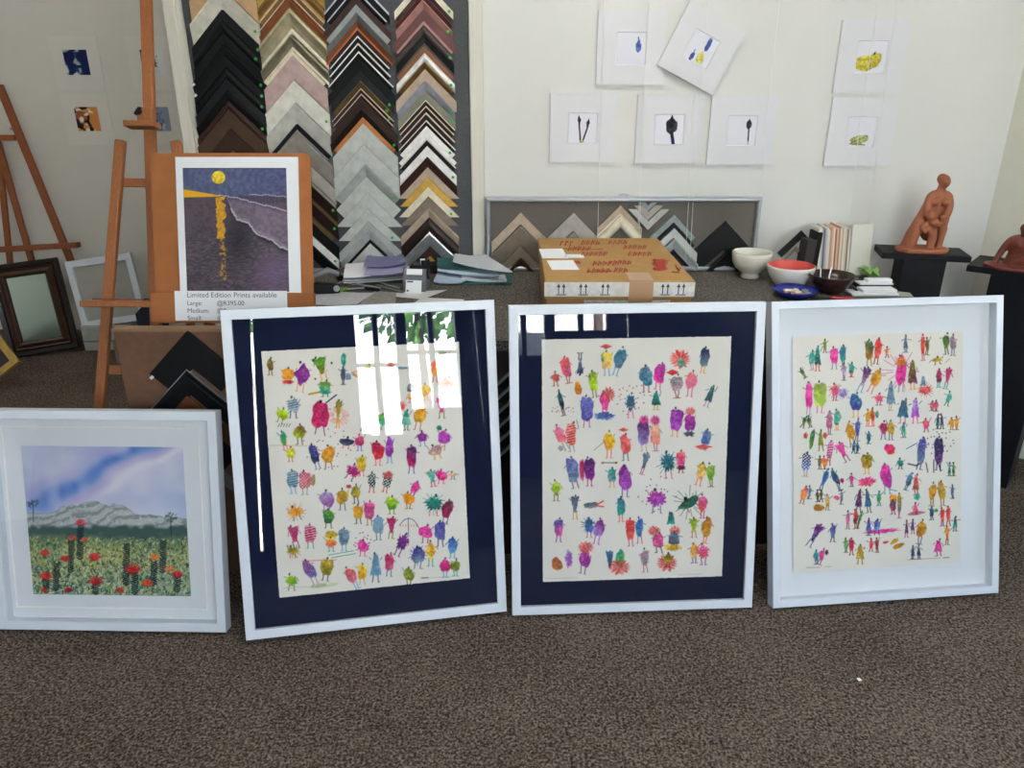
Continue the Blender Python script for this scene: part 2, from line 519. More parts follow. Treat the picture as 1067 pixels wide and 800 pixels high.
# figures on the three large sheets: shape x y width height turn colours (body, body end, legs) and flags
FIGS_LEFT = """
b 281.5 374.5 7 13 0 olive brown
r 301 385.5 13 12 0 orange orange grey
s 301 394 13 5 0 red N
d 317 386 17 24 10 purple purple orange
v 337 376.5 15 18 -15 green olive orange
b 329 370 3 3 0 dkteal N
b 349 373.5 2.4 2.4 0 black N
b 331 391 2 2 0 black N
b 362 370 6 13 0 teal teal N
r 361.5 386 5 13 0 slate
r 341.5 400 12 12 0 olivegreen teal
b 342 406 13 4 0 teal N
b 295 430 13 11 20 lime
s 307 420 15 16 0 bluegrey steel navy S
r 336.5 431 18 28 2 crimson crimson
v 356 427 7 22 4 olive gold orange
b 377 386 13 7 0 peach N
r 367 389 6 7 0 lightblue N
s 389 381 8 10 0 lime olive
b 413 378 6 9 0 red coral S
b 425 380 12 3 0 bluegrey N
r 460.5 381 8 17 0 coral orange red
b 467 365 6 7 0 palegreen N
b 471.7 370 6 9 0 tan tan red
d 472 398 16 13 0 terracotta terracotta teal
b 434 402 9 8 -20 grey slate N
b 449.7 405 11 12 0 yellow orange orange
b 435 411 9 8 0 tan orange red
v 467 421 12 16 0 hotpink pink olive
b 444 432 12 19 12 orange gold terracotta
s 424 422 8 9 0 coral R N
t 429 435 10 15 0 teal mint
b 403 437 13 11 20 green teal
b 389 417 7 17 0 lightblue palegreen
b 296 457 7 14 -10 teal green coral
b 313.7 450 12 15 0 brown lime
b 304 473 9 11 0 yellow lime coral
r 329.5 474 9 20 -15 indigo navy blue
b 345 475 14 18 0 orange ochre brown
b 365 461 15 8 10 navy slate coral
b 379 460 9 12 0 rose crimson blue
s 383 448 7 8 0 rose N
s 372 493 16 12 30 magenta crimson
r 380.7 485 10 15 0 yellow gold coral
r 306 502 12 18 0 bluegrey tealblue sky S
r 319.5 503 13 18 0 crimson red grey K
b 328 503 6 12 0 tan N
b 398.5 470.6 14 18 0 crimson red coral
b 411 467 9 20 0 violet purple sky
r 434.5 477 10 22 0 plum crimson indigo
s 446 456 11 11 0 purple purple sky
b 469 456.5 12 15 10 magenta violet orange
b 464 446 6 5 0 teal N
b 460 470.6 15 10 -15 mauve tan orange
v 456 499 10 12 -10 mint teal crimson
b 466 497.6 12 10 0 hotpink crimson pink
b 478 497 6 4 0 peach
r 392 503 8 15 0 dkgreen black red K
r 408.7 503 9 15 15 black dkgreen red K
f 409 495 12 5 0 coral N
b 343.5 524 15 17 0 lilac purple violet D
b 360 521.5 12 16 0 gold ochre slate
b 374.5 516 9 14 0 olive gold black
s 367 510 6 5 0 coral N
s 309 538 17 10 -12 orange orange slate R
b 345 543 13 14 0 green dkgreen
r 377 538 10 14 0 orange gold navy
r 389 536 11 18 0 pink rose olive
v 307.5 563 13 17 -8 rose crimson maroon
r 325 562 12 18 0 rose crimson teal S
b 347.5 563 12 10 0 gold yellow N
s 347.5 572 12 10 0 orange coral teal
r 361.5 565 11 17 0 steel bluegrey sky
b 382 575 12 12 0 hotpink pink rose C
b 438 511 9 12 20 hotpink pink
b 431 523 12 12 0 orange orange
b 413 528 13 13 0 lime green
s 457.6 528 18 15 0 teal dkteal coral R
b 471.7 534 12 18 10 maroon crimson slate
r 398.5 552 11 18 0 sky bluegrey tealblue D
v 412.6 552 10 16 0 crimson rose olive
s 424.4 570 12 18 25 purple plum
b 448.6 559 14 13 0 hotpink pink
r 464 557.5 11 19 0 indigo peri navy
b 477 573 11 15 0 blue sky sky
s 306.4 581 13 8 0 olive gold coral R
b 324 601 12 20 -25 purple indigo mauve D
r 343 598 13 17 8 gold olive plum
s 304.7 613.6 13 12 0 lime green
b 369 607 10 18 -28 red rose sky D
r 381 603 9 15 0 yellow orange tan
t 395.7 595 12 23 0 tealblue sky navy D
r 410 592 9 17 0 crimson rose tealblue
b 440.7 584 15 16 0 indigo steel slate R
d 454 579 10 19 0 orange yellow teal
b 430.6 605 11 13 0 olivegreen olive
b 469 595 10 14 0 hotpink crimson sky
b 479.5 595 9 12 0 olivegreen olive teal
"""
FIGS_MIDDLE = """
r 589.5 382 10 20 -10 coral rose
v 604.4 381 7 16 180 navy steel
s 578.5 393 9 10 0 coral terracotta
b 583.6 417 5 19 -10 dkteal black
b 602 404.6 8 13 -10 orange orangebrown N
r 618 397 9 20 -5 olivegreen lime
r 632.5 375 11 18 0 yellow peach sky
b 628 373 3 7 0 mint N
d 632 360 12 5 0 coral N
b 646.6 373 11 23 18 tealblue steel sky
s 657 420 10 18 0 tealblue slate pink C
r 611 426 13 25 0 peri indigo rose
b 629.7 418 10 18 0 hotpink pink
f 634 407 14 9 0 coral N
s 629 434 22 9 0 indigo sky N
b 673.6 391.7 14 20 0 steel tealblue dkred
r 688 389 11 20 10 magenta hotpink rose
f 709.6 369 22 11 0 red coral N
b 711 378 9 8 0 mint N
r 735.5 372 9 19 8 navy bluegrey orange
b 705.7 400 12 17 0 grey mauve dkred
d 701.7 388 12 6 0 red N
b 721 397 11 19 8 coral pink rose D
t 741 411 8 16 20 dkteal slate mauve
t 683.7 416 10 13 0 teal dkteal gold
b 582.5 454 9 20 -25 pink coral grey D
r 594 453 10 23 0 coral red grey S
b 634 461 11 20 0 yellow orange coral
b 651 464 11 20 0 coral coral slate
d 649.4 448.6 10 4 0 coral N
r 670 452 12 24 0 plum lilac tan
f 671 436 11 6 0 hotpink N
r 682.6 453 10 22 0 peach coral rose D
f 682.6 436 11 6 0 hotpink N
r 705 438 13 22 8 purple violet orange
r 719 441.5 11 16 0 magenta purple navy
f 719.7 427 11 5 0 coral N
s 718 453 12 5 0 slate N
r 736 457 9 15 15 steel blue rose
d 732.7 467 17 6 0 coral N
v 671.4 482 7 16 15 steel slate rose
s 695.5 483 14 20 0 tealblue dkteal rose R
r 709 480 9 16 0 coral pink
s 709 489 10 5 0 maroon N
b 730.4 493 11 17 15 gold peach coral
b 740 494 8 17 0 olivegreen green
r 595 491 12 25 -8 peri steel maroon
r 605 491 5 21 0 crimson rose N
r 613 490 11 22 0 plum purple crimson
r 636.5 497 8 14 0 teal steel orange
b 650 500 14 25 0 purple violet indigo
d 577.4 510.5 10 15 0 lime olivegreen brown
v 597 528 9 17 0 slate bluegrey orange
r 614 528.5 14 6 -5 slate grey N
r 645.5 530 8 18 0 tealblue teal coral
s 683 521.7 20 17 0 magenta violet slate C
b 717 526 25 9 -35 dkgreen dkteal red R
b 731 527 9 17 0 pink coral crimson
t 697.8 542 9 13 0 dkteal teal N
r 579.7 552 9 17 0 indigo pink purple
r 611.7 550 8 14 0 tealblue blue rose R
b 622 553 11 19 10 purple lilac violet
r 655 554 9 21 0 red coral rose
b 664.6 552 8 19 0 blue tealblue rose
b 577.4 590.7 11 14 0 terracotta orangebrown N
s 590 585 8 19 0 lilac violet N
b 607 585 12 18 12 magenta purple slate
f 608 570 17 7 0 coral N
v 633 586 8 18 0 tealblue navy N
b 644 585 9 20 0 teal green N
f 643 598 23 9 180 coral N
b 669.7 584 8 17 0 mauve grey rose
f 680 553 14 6 0 coral N
r 684 566 11 14 0 pink rose black
f 701.7 553 12 6 0 coral N
s 699 573 19 8 0 yellow gold coral N
r 700.6 564 11 12 0 steel slate rose
v 721.4 550 9 14 0 olivegreen lime terracotta
b 735 552 11 19 8 orangebrown ochre coral
b 721.4 577 9 14 0 orange peach plum
s 731 578 12 15 0 pink coral purple
f 693 594 22 10 180 coral N
b 694 585 8 10 0 olive gold dkred
"""
FIGS_RIGHT = """
b 849 369.5 6 14 0 teal mint mauve
t 855 367 7 18 0 teal dkteal red
r 862.5 355.5 3 9 0 olivegreen
r 872 367 8 16 0 pink hotpink grey
r 881 365 6 15 0 tealblue teal
r 908 361.5 8 19 0 dkgreen orangebrown olive
b 917 360 8 19 8 red coral
b 839.5 384.5 4 7 -30 dkgreen olive
b 882 382.6 4 12 0 mauve lilac
r 889.7 381 5 10 0 teal dkteal red
v 903.7 390 9 19 20 plum mauve sky
b 915 391.5 9 19 25 ochre orange coral
r 846 409 7 26 0 pink hotpink mauve
r 857.5 408 13 25 0 olivegreen lime pink D
s 873 404 8 12 0 coral pink R
s 881 407 8 10 0 lilac R N
b 894 417 12 18 0 tealblue indigo orange
s 918 413 9 8 0 coral pink
t 945 354 5 12 0 steel slate
r 962.5 357 4 19 0 coral red rose
b 967 357 4 12 0 olive brown
b 986 354 6 15 0 dkgreen olivegreen
b 993 355.5 6 15 0 mauve grey
b 940.5 384 11 30 0 hotpink hotpink grey R
f 940.5 372 12 6 0 orange N
t 952 386 10 22 0 olive maroon orange
b 977 373 11 4 -8 ochre gold
r 979 390.6 5 13 0 crimson maroon teal
v 988 390.6 7 15 10 crimson rose teal
t 930 408 9 22 0 bluegrey steel tan
s 965 405 14 9 0 coral R N
t 963 395 6 10 0 steel bluegrey N
b 926 363.5 3 7 0 coral orange
t 943 424 12 18 5 slate tealblue rose
t 955 424 9 18 0 lilac violet hotpink
r 972 421 4 6 0 rose coral
r 976 421 4 7 0 rose coral
b 989 413 5 10 15 mint teal
t 978 437 4 10 0 navy dkteal
t 982 437 4 10 0 navy slate
b 992 440 5 8 0 orange ochre
b 997 439 4 9 0 orange ochre
b 966 441 7 9 0 coral pink
b 922.6 445 7 13 0 crimson rose slate
b 930 445 7 14 0 ochre gold slate
t 943 446 6 10 0 teal mint
r 961.5 469 8 26 6 indigo steel navy
r 979 469 9 27 0 navy plum black KC
b 929 467 11 11 0 hotpink red N
r 867 436 6 17 0 mauve rose
b 875 433 7 15 0 mint teal orange
b 841 436.4 4 8 15 dkgreen olive
b 846 436 4 8 -10 dkgreen olive
b 849 455.6 5 20 12 dkgreen green N
t 858 455 6 15 0 olivegreen olive
s 842.5 452 5 7 0 coral N
s 862.5 452 5 7 0 coral N
b 888.7 448 8 19 -8 ochre orange
b 896 444 5 16 0 peri indigo
b 907 432 5 12 0 orange ochre coral
b 911.5 431 4 13 0 orangebrown red coral
b 916 430 4 7 0 mint N
r 867.6 468 6 18 8 pink rose S
v 880 468 10 15 -25 pink hotpink
r 907.5 454 4 8 0 tealblue dkteal
r 892 465 3 7 0 tealblue navy
r 896 465 3 7 0 tealblue navy
r 843 480 9 18 5 navy blue mauve K
b 857 480 4 9 0 olive brown
b 862 480 6 9 0 coral orange
r 905.6 480 11 15 0 olive ochre orange
b 862.5 497 5 17 22 tealblue blue
b 873 497 6 17 -22 tealblue navy
b 880 500.5 4 5 0 crimson N
b 889.7 499 4 9 0 rose pink
s 905.6 502 19 10 -8 hotpink coral N
b 925.5 496 12 24 -5 hotpink magenta teal
b 841 514 7 13 15 coral orange
b 846.5 512 3 9 0 steel tealblue
b 854.5 516 3 8 0 brown dkgreen
b 858.5 516 3 8 0 brown dkgreen
b 856 529.5 12 7 10 ochre orangebrown N
b 865 522.5 5 11 0 tan ochre
b 874.5 519 6 5 0 pink coral N
b 879.5 517 3 10 0 grey slate
t 897.6 520 7 17 5 maroon plum
t 906.5 520 7 17 -5 slate tealblue
b 918 518.7 4 10 0 teal green
b 940 482 6 7 0 teal dkteal
t 990 488 3 9 0 teal dkgreen
t 994 488 3 9 0 green dkgreen
b 949 500 6 13 18 sky slate
t 956 503 7 15 0 coral terracotta
b 973 513 7 17 5 ochre orange
b 982 512 8 18 -5 ochre gold
r 932.5 520 7 8 0 orange N
r 932.5 528 6 10 0 slate crimson maroon
r 939 525 4 18 0 gold slate rose
b 956 536 18 4 -10 rose mauve N
t 955.5 530 6 8 0 pink coral
s 957 518 7 8 0 mint teal N
r 972 535 4 9 0 tealblue navy
b 976.5 533 4 4 0 green N
r 983 538 4 13 0 red coral
r 989 537 4 14 0 red coral
b 993 512 3 9 0 slate blue
v 853 557 9 19 28 purple navy slate
b 870.5 555 6 13 0 indigo steel
b 886 541 4 13 0 mauve pink
b 894 540 5 14 0 red dkred
b 898.6 541 3 12 15 green dkgreen
s 921 555 38 5 -5 pink hotpink N
t 907.5 549 6 12 0 indigo peri
b 916 549 7 11 0 indigo sky
r 884 569 4 10 0 green mint
r 889.7 570 5 12 0 crimson red
t 898.6 578 9 14 0 ochre gold
b 910 569 4 9 0 coral red
b 916 569 4 10 0 terracotta dkred
b 853 582 5 10 0 teal tealblue
b 859 581 5 12 15 pink rose
s 864 578 4 6 0 maroon N
t 946.5 551 4 12 0 brown plum rose
t 952.6 549 4 10 0 purple slate rose
b 961.5 553 9 18 8 ochre orangebrown slate
s 925 567 7 3 -15 coral N
b 934 566 10 4 -30 ochre gold N
b 938 571 12 5 -28 ochre orangebrown N
t 953 577 4 9 0 slate navy
t 959 576 4 10 0 slate navy
t 979 571 9 12 0 hotpink pink
v 988 558 5 13 0 orange orangebrown
t 996 546 5 10 0 slate teal
"""
def sheet_canvas(quad, figs, seed, extra=None, nx=300, ny=400):
    cv = Canvas(quad, nx, ny, PAPER)
    cv.rng = np.random.default_rng(seed)
    cv.img *= (1 + .03 * (smooth_noise((ny, nx), 12, cv.rng)[..., None] - .5))
    if extra: extra(cv)
    for ln in figs.strip().splitlines():
        cv.figure(ln)
    return cv
def extra_left(cv):
    cv.line(500 / 8.89 + 270 - 2, 408, 337, 405.5, 2.2, PAL['gold'])
    cv.line(343, 417.5, 354, 409, 1.4, PAL['navy'])
    cv.rays(356, 432, 11, 26, PAL['coral'], .6)
    cv.rays(345, 468, 26, 26, PAL['crimson'], dots=True)
    for a, b in (((421, 552), (426, 546)), ((426, 546), (431, 544)), ((431, 544), (436, 546)), ((436, 546), (440, 551)), ((430.6, 544), (430.6, 564))):
        cv.line(*a, *b, .7, PAL['slate'])
    for k in range(7): cv.line(422 + k * 2.8, 551, 422.5 + k * 2.8, 553, .6, PAL['coral'])
    for k in range(5): cv.line(290 + k * 3, 444, 291.5 + k * 3, 440.5, .7, PAL['slate'])
    cv.line(281, 464.5, 322, 465, .6, PAL['tan']); cv.line(345, 585, 372, 580, .7, PAL['teal']); cv.line(348, 588, 374, 583, .7, PAL['teal'])
    cv.shape('b', 339, 618, 28, 5, -8, PAL['palegreen'], a=.6)
    cv.line(316, 592, 353, 590, .8, PAL['coral']); cv.line(444, 608.5, 451, 608, 1.2, PAL['brown'], .8); cv.line(453, 608, 478, 606, .4, PAL['grey'], .6)
    cv.line(296, 622, 322, 620, .4, PAL['grey'], .6)
def extra_middle(cv):
    for k in range(26): cv.shape('b', 573 + cv.rng.random() * 26, 424 + cv.rng.random() * 6, .9, .9, 0, PAL['crimson'])
    cv.line(626, 483.5, 642, 483.5, .9, PAL['slate']); cv.shape('b', 627, 483.5, 3, 2.2, 0, PAL['terracotta']); cv.shape('b', 641, 483.5, 3, 2.2, 0, PAL['terracotta'])
    cv.line(618, 470, 628, 462, .6, PAL['grey']); cv.line(600, 438, 602, 446, .6, PAL['slate'])
    cv.line(620, 528, 627, 524, 1.6, PAL['coral']); cv.line(620, 529, 627, 530, 1.6, PAL['coral'])
    cv.shape('s', 583, 468, 6, 6, 0, PAL['grey'], a=.7)
    cv.line(565, 606, 600, 605, .4, PAL['grey'], .5); cv.line(705, 602, 728, 601, .4, PAL['grey'], .6)
def extra_right(cv):
    cv.line(946, 467, 957, 461, .7, PAL['navy']); cv.line(948, 483, 956, 485, 1.4, PAL['navy']); cv.line(956, 485, 963, 481, 1.4, PAL['navy'])
    cv.line(974, 479, 974, 492, 1.1, PAL['navy']); cv.line(978, 479, 981, 491, 1.1, PAL['navy']); cv.line(966, 482, 968, 492, 1.0, PAL['navy'])
    cv.rays(979, 460, 14, 24, PAL['navy'], dots=True)
    cv.line(843, 594.5, 857, 594.3, .6, PAL['grey']); cv.line(862, 593.5, 868, 593.2, .5, PAL['grey']); cv.line(947, 586, 981, 584, .5, PAL['grey']); cv.line(984, 583.7, 990, 583.4, .7, PAL['slate'])
    cv.line(929, 510, 936, 512, .9, PAL['teal']); cv.line(985, 376, 990, 372, .6, PAL['ochre'])

def mountain_canvas():
    q = [(22, 464), (189, 467), (200, 622.5), (39, 621.5)]
    cv = Canvas(q, 250, 240, np.array(hx('c9cfe6')))
    X, Y = cv.X, cv.Y
    n1 = smooth_noise(X.shape, 7, cv.rng); n2 = smooth_noise(X.shape, 30, cv.rng); n3 = smooth_noise(X.shape, 90, cv.rng)
    img = cv.img
    def mixin(a, h):
        a = np.clip(a, 0, 1)[..., None]
        img[:] = img * (1 - a) + np.array(hx(h)) * a
    d = (X - 85) * .52 + (Y - 518) * .85 + (n1 - .5) * 16          # across the diagonal streaks
    t = (X - 85) * .85 - (Y - 518) * .52
    mixin(np.exp(-((d + 14) / 11) ** 2) * .95, '5c86d4')
    mixin(np.exp(-((d + 30) / 10) ** 2) * .55, 'a9a4dd')
    mixin(np.exp(-((d - 1) / 5) ** 2) * .5, 'c9a8d8')
    mixin(np.exp(-((d - 9) / 6) ** 2) * .8 * np.clip((t + 5) / 40, 0, 1), 'f2eef2')
    mixin(np.exp(-((d - 20) / 10) ** 2) * .6, 'd2d3ea')
    mixin(np.clip((X - 150) / 40, 0, 1) * np.clip((Y - 500) / 30, 0, 1) * .7, 'a9bce6')
    mixin(np.clip((Y - 520) / 16, 0, 1) * .35, 'e8ebf4'); cl = smooth_noise(X.shape, 11, cv.rng); mixin(np.clip((cl - .5) * 2.2, 0, 1) * .45, 'e3e4ee'); mixin(np.clip((.42 - cl) * 2.2, 0, 1) * .3, 'a9b4d8')
    ridge = 536 - 12 * np.exp(-((X - 98) / 26) ** 2) - 5 * np.exp(-((X - 128) / 12) ** 2) - 4 * np.exp(-((X - 68) / 12) ** 2) + (n2 - .5) * 4 + np.clip((X - 130) / 70, 0, 1) * 6
    mt = np.clip((Y - ridge) / 1.0, 0, 1)
    mixin(mt, 'bfc6c4')
    st = np.sin((X * .35 + Y * 1.1) * .55 + n1 * 8 + n2 * 2) * .5 + .5
    mixin(mt * np.clip((st - .5) * 2.5, 0, 1) * .75, '828d8b'); mixin(mt * np.clip((n2 - .55) * 3, 0, 1) * .5, '9aa39f')
    mixin(mt * np.clip((n3 - .62) * 3, 0, 1) * .5, 'eef0ea')
    mixin(mt * np.exp(-((Y - ridge) / 1.4) ** 2) * .45, '59656a')
    band = np.clip((Y - 548 - (n2 - .5) * 5) / 4, 0, 1)
    mixin(band, '4b6660')
    mixin(np.clip((Y - 558 - (n2 - .5) * 8) / 7, 0, 1), '7f9468')
    mixin(np.clip((Y - 570 - (n2 - .5) * 9) / 10, 0, 1) * .75, '9fae82')
    mead = np.clip((Y - 563) / 12, 0, 1)
    mixin(mead * np.clip((n1 - .45) * 3, 0, 1) * .45, 'd9cf6a')
    mixin(mead * np.clip((Y - 590) / 20, 0, 1) * .7, '8fae9f')
    rg = cv.rng
    leaf = [np.array(hx(c)) for c in ('2f4f48', '33585a', '5a7a3c', 'd8d9b8', 'e6e6d2', 'c8bf4a', '4d7a5a', '26403f', '9db07a', 'dfd8a0')]
    for k in range(2600):
        x, y = 24 + rg.random() * 176, 562 + 60 * rg.random() ** .85
        L = 1.2 + 2.6 * (y - 560) / 60; a = rg.normal() * .8
        cv.line(x, y, x + L * math.sin(a), y - L * math.cos(a), .6 + .5 * rg.random(), leaf[rg.integers(len(leaf))], .9)
    dk = np.array(hx('182a31'))
    for x, y0, y1 in ((86, 550, 585), (134, 570, 612), (171, 566, 600), (77, 566, 600), (62, 590, 618), (162, 588, 612), (186, 602, 620), (103, 612, 622), (143, 600, 622), (52, 606, 621)):
        y = y0
        while y < y1:
            for sd in (-1, 1):
                cv.line(x, y, x + sd * (2.4 + rg.random()), y - 1.8, 1.3, dk, .95)
            y += 2.3
    for x, y, r in ((36, 526, 6), (178, 541, 6)):
        for k in range(34):
            a = rg.random() * 6.28; q = r * rg.random() ** .5
            cv.line(x + q * math.cos(a), y + q * .8 * math.sin(a), x + q * math.cos(a) + rg.normal(), y + q * .8 * math.sin(a) - 1.2, .7, np.array(hx('3a4a4a')), .85)
        cv.line(x, y, x + 1, y + 20, .8, dk, .8)
    for x, y, s, c in ((86, 546, 7, 'e05560'), (77.5, 562, 4.5, 'dc4a44'), (90, 564, 4, 'e0604a'), (50, 578, 6.5, 'e2453a'), (71, 584, 6, 'd8332c'),
                       (101, 582, 8, 'd93038'), (51.6, 602, 9, 'd83a34'), (103, 607, 9.5, 'd62f2f'), (141, 594, 11.5, 'cf2a2a'), (162.5, 582, 6, 'f08030'),
                       (156, 609, 7, 'e04a30'), (186, 600, 7.5, 'd8353a'), (178, 594, 6, 'ee8848'), (128, 617, 5, 'd03a34'), (50, 617, 4, 'b52a2a'), (75, 617, 5, 'b02838')):
        cc = np.array(hx(c))
        cv.shape('b', x, y + s * .22, s * .8, s * .6, 0, cc, cc * .7)
        for k in range(11):
            a = -PI / 2 + (k - 5) * .27
            cv.line(x, y + s * .3, x + s * .78 * math.cos(a), y + s * .3 + s * .8 * math.sin(a), 1.2, cc * (.8 + .4 * rg.random()), .9)
    return cv

def moon_canvas():
    q = [(195, 174), (300, 177), (300, 303), (195, 302)]
    cv = Canvas(q, 240, 290, np.array(hx('4d5676')))
    X, Y, img = cv.X, cv.Y, cv.img
    n1 = smooth_noise(X.shape, 8, cv.rng); n2 = smooth_noise(X.shape, 45, cv.rng)
    def mixin(a, h):
        a = np.clip(a, 0, 1)[..., None]
        img[:] = img * (1 - a) + np.array(hx(h)) * a
    sw = np.sin(np.hypot(X - 285, (Y - 188) * 1.3) * .9 + n1 * 5) * .5 + .5
    mixin(sw * .22, '7c7f9c'); mixin(np.clip((X - 250) / 50, 0, 1) * .4, '4d4a72'); mixin((n2 > .62) * .25, '7b80a8')
    hor = 203 + (X - 230) * .03
    land = np.clip((Y - hor) / 1.0, 0, 1)
    mixin(land, '554b56'); mixin(land * n1 * .6, '6d6068'); mixin(land * np.clip((smooth_noise(X.shape, 60, cv.rng) - .5) * 3, 0, 1) * .35, '3a343e')
    n5 = smooth_noise(X.shape, 22, cv.rng); rip = np.clip(np.sin(Y * 1.7 + n1 * 12 + n5 * 9 + X * .1) * .35 + n2 * .9 - .1, 0, 1)
    mixin(land * np.clip((Y - 236) / 14, 0, 1) * rip * .40, '77706a'); mixin(land * np.clip((Y - 236) / 14, 0, 1) * (1 - rip) * .45, '393840')
    mixin(land * np.exp(-((X - 285) / 22) ** 2 - ((Y - 285) / 22) ** 2) * .6, '7a6488')
    mixin(land * np.exp(-((X - 250) / 14) ** 2 - ((Y - 245) / 30) ** 2) * .55, '24242c')
    mixin(land * (Y < 212) * np.clip((X - 232) / 20, 0, 1) * .5, '41415c')
    G = np.array(hx('e0a92a')); Wt = np.array(hx('b9b4c0'))
    for k in range(40):
        x = 195 + k * .95
        top = 203.5 - max(0, 7 - k * .19)
        cv.line(x, top, x, 203.8, 1.3, G)
    def foam(pts, w):
        for a, b in zip(pts, pts[1:]):
            for k in range(6):
                f0, f1 = k / 6, (k + 1) / 6
                j = cv.rng.normal() * .4
                cv.line(a[0] + (b[0] - a[0]) * f0, a[1] + (b[1] - a[1]) * f0 + j, a[0] + (b[0] - a[0]) * f1, a[1] + (b[1] - a[1]) * f1 + j, w, Wt, .75)
    yl1 = np.interp(X, [232, 250, 266, 284, 300], [203.5, 206.5, 211, 216, 221]); yl2 = np.interp(X, [238, 243, 249, 260, 268, 284, 292, 300], [204, 217, 228, 232, 243, 250, 257, 260])
    wet = np.clip((Y - yl1) / 2, 0, 1) * np.clip((yl2 - Y) / 2, 0, 1) * (X > 238)
    mixin(wet * (.35 + .4 * n2), '8b7f90'); mixin(wet * np.exp(-((yl2 - Y) / 3.5) ** 2) * .45, 'b7b0bd'); mixin(wet * np.exp(-((Y - yl1) / 3) ** 2) * .4, '34323f')
    mixin(np.clip((Y - yl2) / 1, 0, 1) * np.exp(-((Y - yl2 - 1) / 3) ** 2) * (X > 240) * .6, '26252c')
    foam([(232, 203.5), (250, 206.5), (266, 211), (284, 216), (300, 221)], 1.2)
    foam([(243, 217), (249, 228), (260, 232), (268, 243), (284, 250), (292, 257), (300, 260)], 1.5)
    foam([(262, 203), (282, 204), (300, 206)], .8)
    wob = smooth_noise(X.shape, 26, cv.rng) - .5; wob2 = smooth_noise(X.shape, 70, cv.rng) - .5
    col = np.clip((4.4 + wob * 3 + wob2 * 2 - np.abs(X - 232.3 - wob * 2)) / .7, 0, 1) * ((Y > 205) & (Y < 247))
    mixin(col * (.8 + .4 * wob2), 'd9a128')
    low = np.clip((3.0 + wob * 4 - np.abs(X - 233.5)) / .8, 0, 1) * np.clip((wob2 + .02) * 9, 0, 1) * ((Y >= 246) & (Y < 290))
    mixin(low * .85, 'b98a2c')
    cv.shape('o', 231.5, 185, 13.5, 13, 0, np.array(hx('e6cf3c')), np.array(hx('d9b528')))
    cv.line(195.3, 174, 195.3, 302, .8, np.array(hx('22222a'))); cv.line(195, 174.6, 300, 177.4, .8, np.array(hx('22222a')))
    return cv
# ------------------------------------------------------------------ materials
M_WALL = mat('wall_paint', 'dcdcd7', .7, var=.015, vscale=3, bump=.05, bscale=180)
M_WALLD = mat('alcove_wall_paint', 'd2cfc7', .75, var=.02, vscale=3)
M_CEIL = mat('ceiling_paint', 'dddbd5', .8)
M_TRIM = mat('cream_gloss_trim', 'd6d3c6', .45, var=.04, vscale=6, streak=(20, 20, 1))
M_CARPET = loop_carpet('brown_loop_carpet', '332a25', '5f5348', '897b6e', 185, .003)
M_TOPCARPET = loop_carpet('counter_carpet', '35322e', '5d5953', '8c877f', 230, .002)
M_FELT = mat('grey_display_felt', '56585a', .95, var=.16, vscale=160, bump=.35, bscale=500, spec=.1)
M_PINFELT = mat('taupe_pinboard_felt', '67625c', .95, var=.10, vscale=200, bump=.3, bscale=500, spec=.1)
M_COUNTER = mat('dark_counter_panel', '33261f', .6, var=.2, vscale=14)
M_HARDBOARD = mat('brown_hardboard', '6d4d38', .65, var=.12, vscale=40)
M_PINE = mat('varnished_easel_wood', '99603a', .5, spec=.3, var=.16, vscale=9, streak=(30, 30, 2))
M_PINE2 = mat('red_easel_wood', '8e5232', .5, spec=.3, var=.16, vscale=9, streak=(30, 30, 2))
M_WFRAME = mat('white_lacquer_frame', 'd9dfe6', .4, var=.01)
M_NAVY = mat('navy_mount_board', '1b223a', .95, spec=0.0, var=.03, vscale=60)
M_WMAT = mat('white_mount_board', 'e9ecee', .9, spec=.1)
M_STUDY = mat('study_mount_board', 'dddde0', .85)
M_CORE = mat('mount_bevel', 'f6f4ee', .8)
M_BACK = mat('backing_board', '7a6450', .9, var=.05)
M_GLASS = glass_mat('picture_glass')
M_WINGLASS = glass_mat('window_glass')
M_PAINT = paint_mat('pigment_on_paper')
M_BLACK = mat('black_plastic', '131417', .5, spec=.3)
M_BLACKM = mat('black_matt', '121317', .55, var=.1, spec=.2)
M_STEEL = mat('brushed_steel', 'b9bcc0', .3, 1.0)
M_ALU = mat('satin_aluminium', 'c3c9d2', .33, .85)
M_WHITEP = mat('white_paper', 'eceef0', .8)
M_INK = mat('grey_ink', '3b3f4a', .8)
M_GREEN = mat('green_sticker', '2fae49', .6)
M_TAGW = mat('white_tag', 'e6e6e2', .7)
M_CORD = mat('nylon_cord', 'e4e6e4', .5)
M_CARD = mat('kraft_cardboard', 'a98249', .8, var=.07, vscale=25)
M_CARDS = mat('kraft_cardboard_side', 'a57b52', .8, var=.08, vscale=25)
M_HOLD = mat('holder_cardboard', 'a2683f', .85, var=.06, vscale=18, spec=.15)
M_TERRA = mat('terracotta_clay', '9a5a3c', .6, var=.1, vscale=25, bump=.25, bscale=90)
M_TERRAD = mat('dark_terracotta_clay', '6d3224', .5, var=.1, vscale=25, bump=.25, bscale=90)

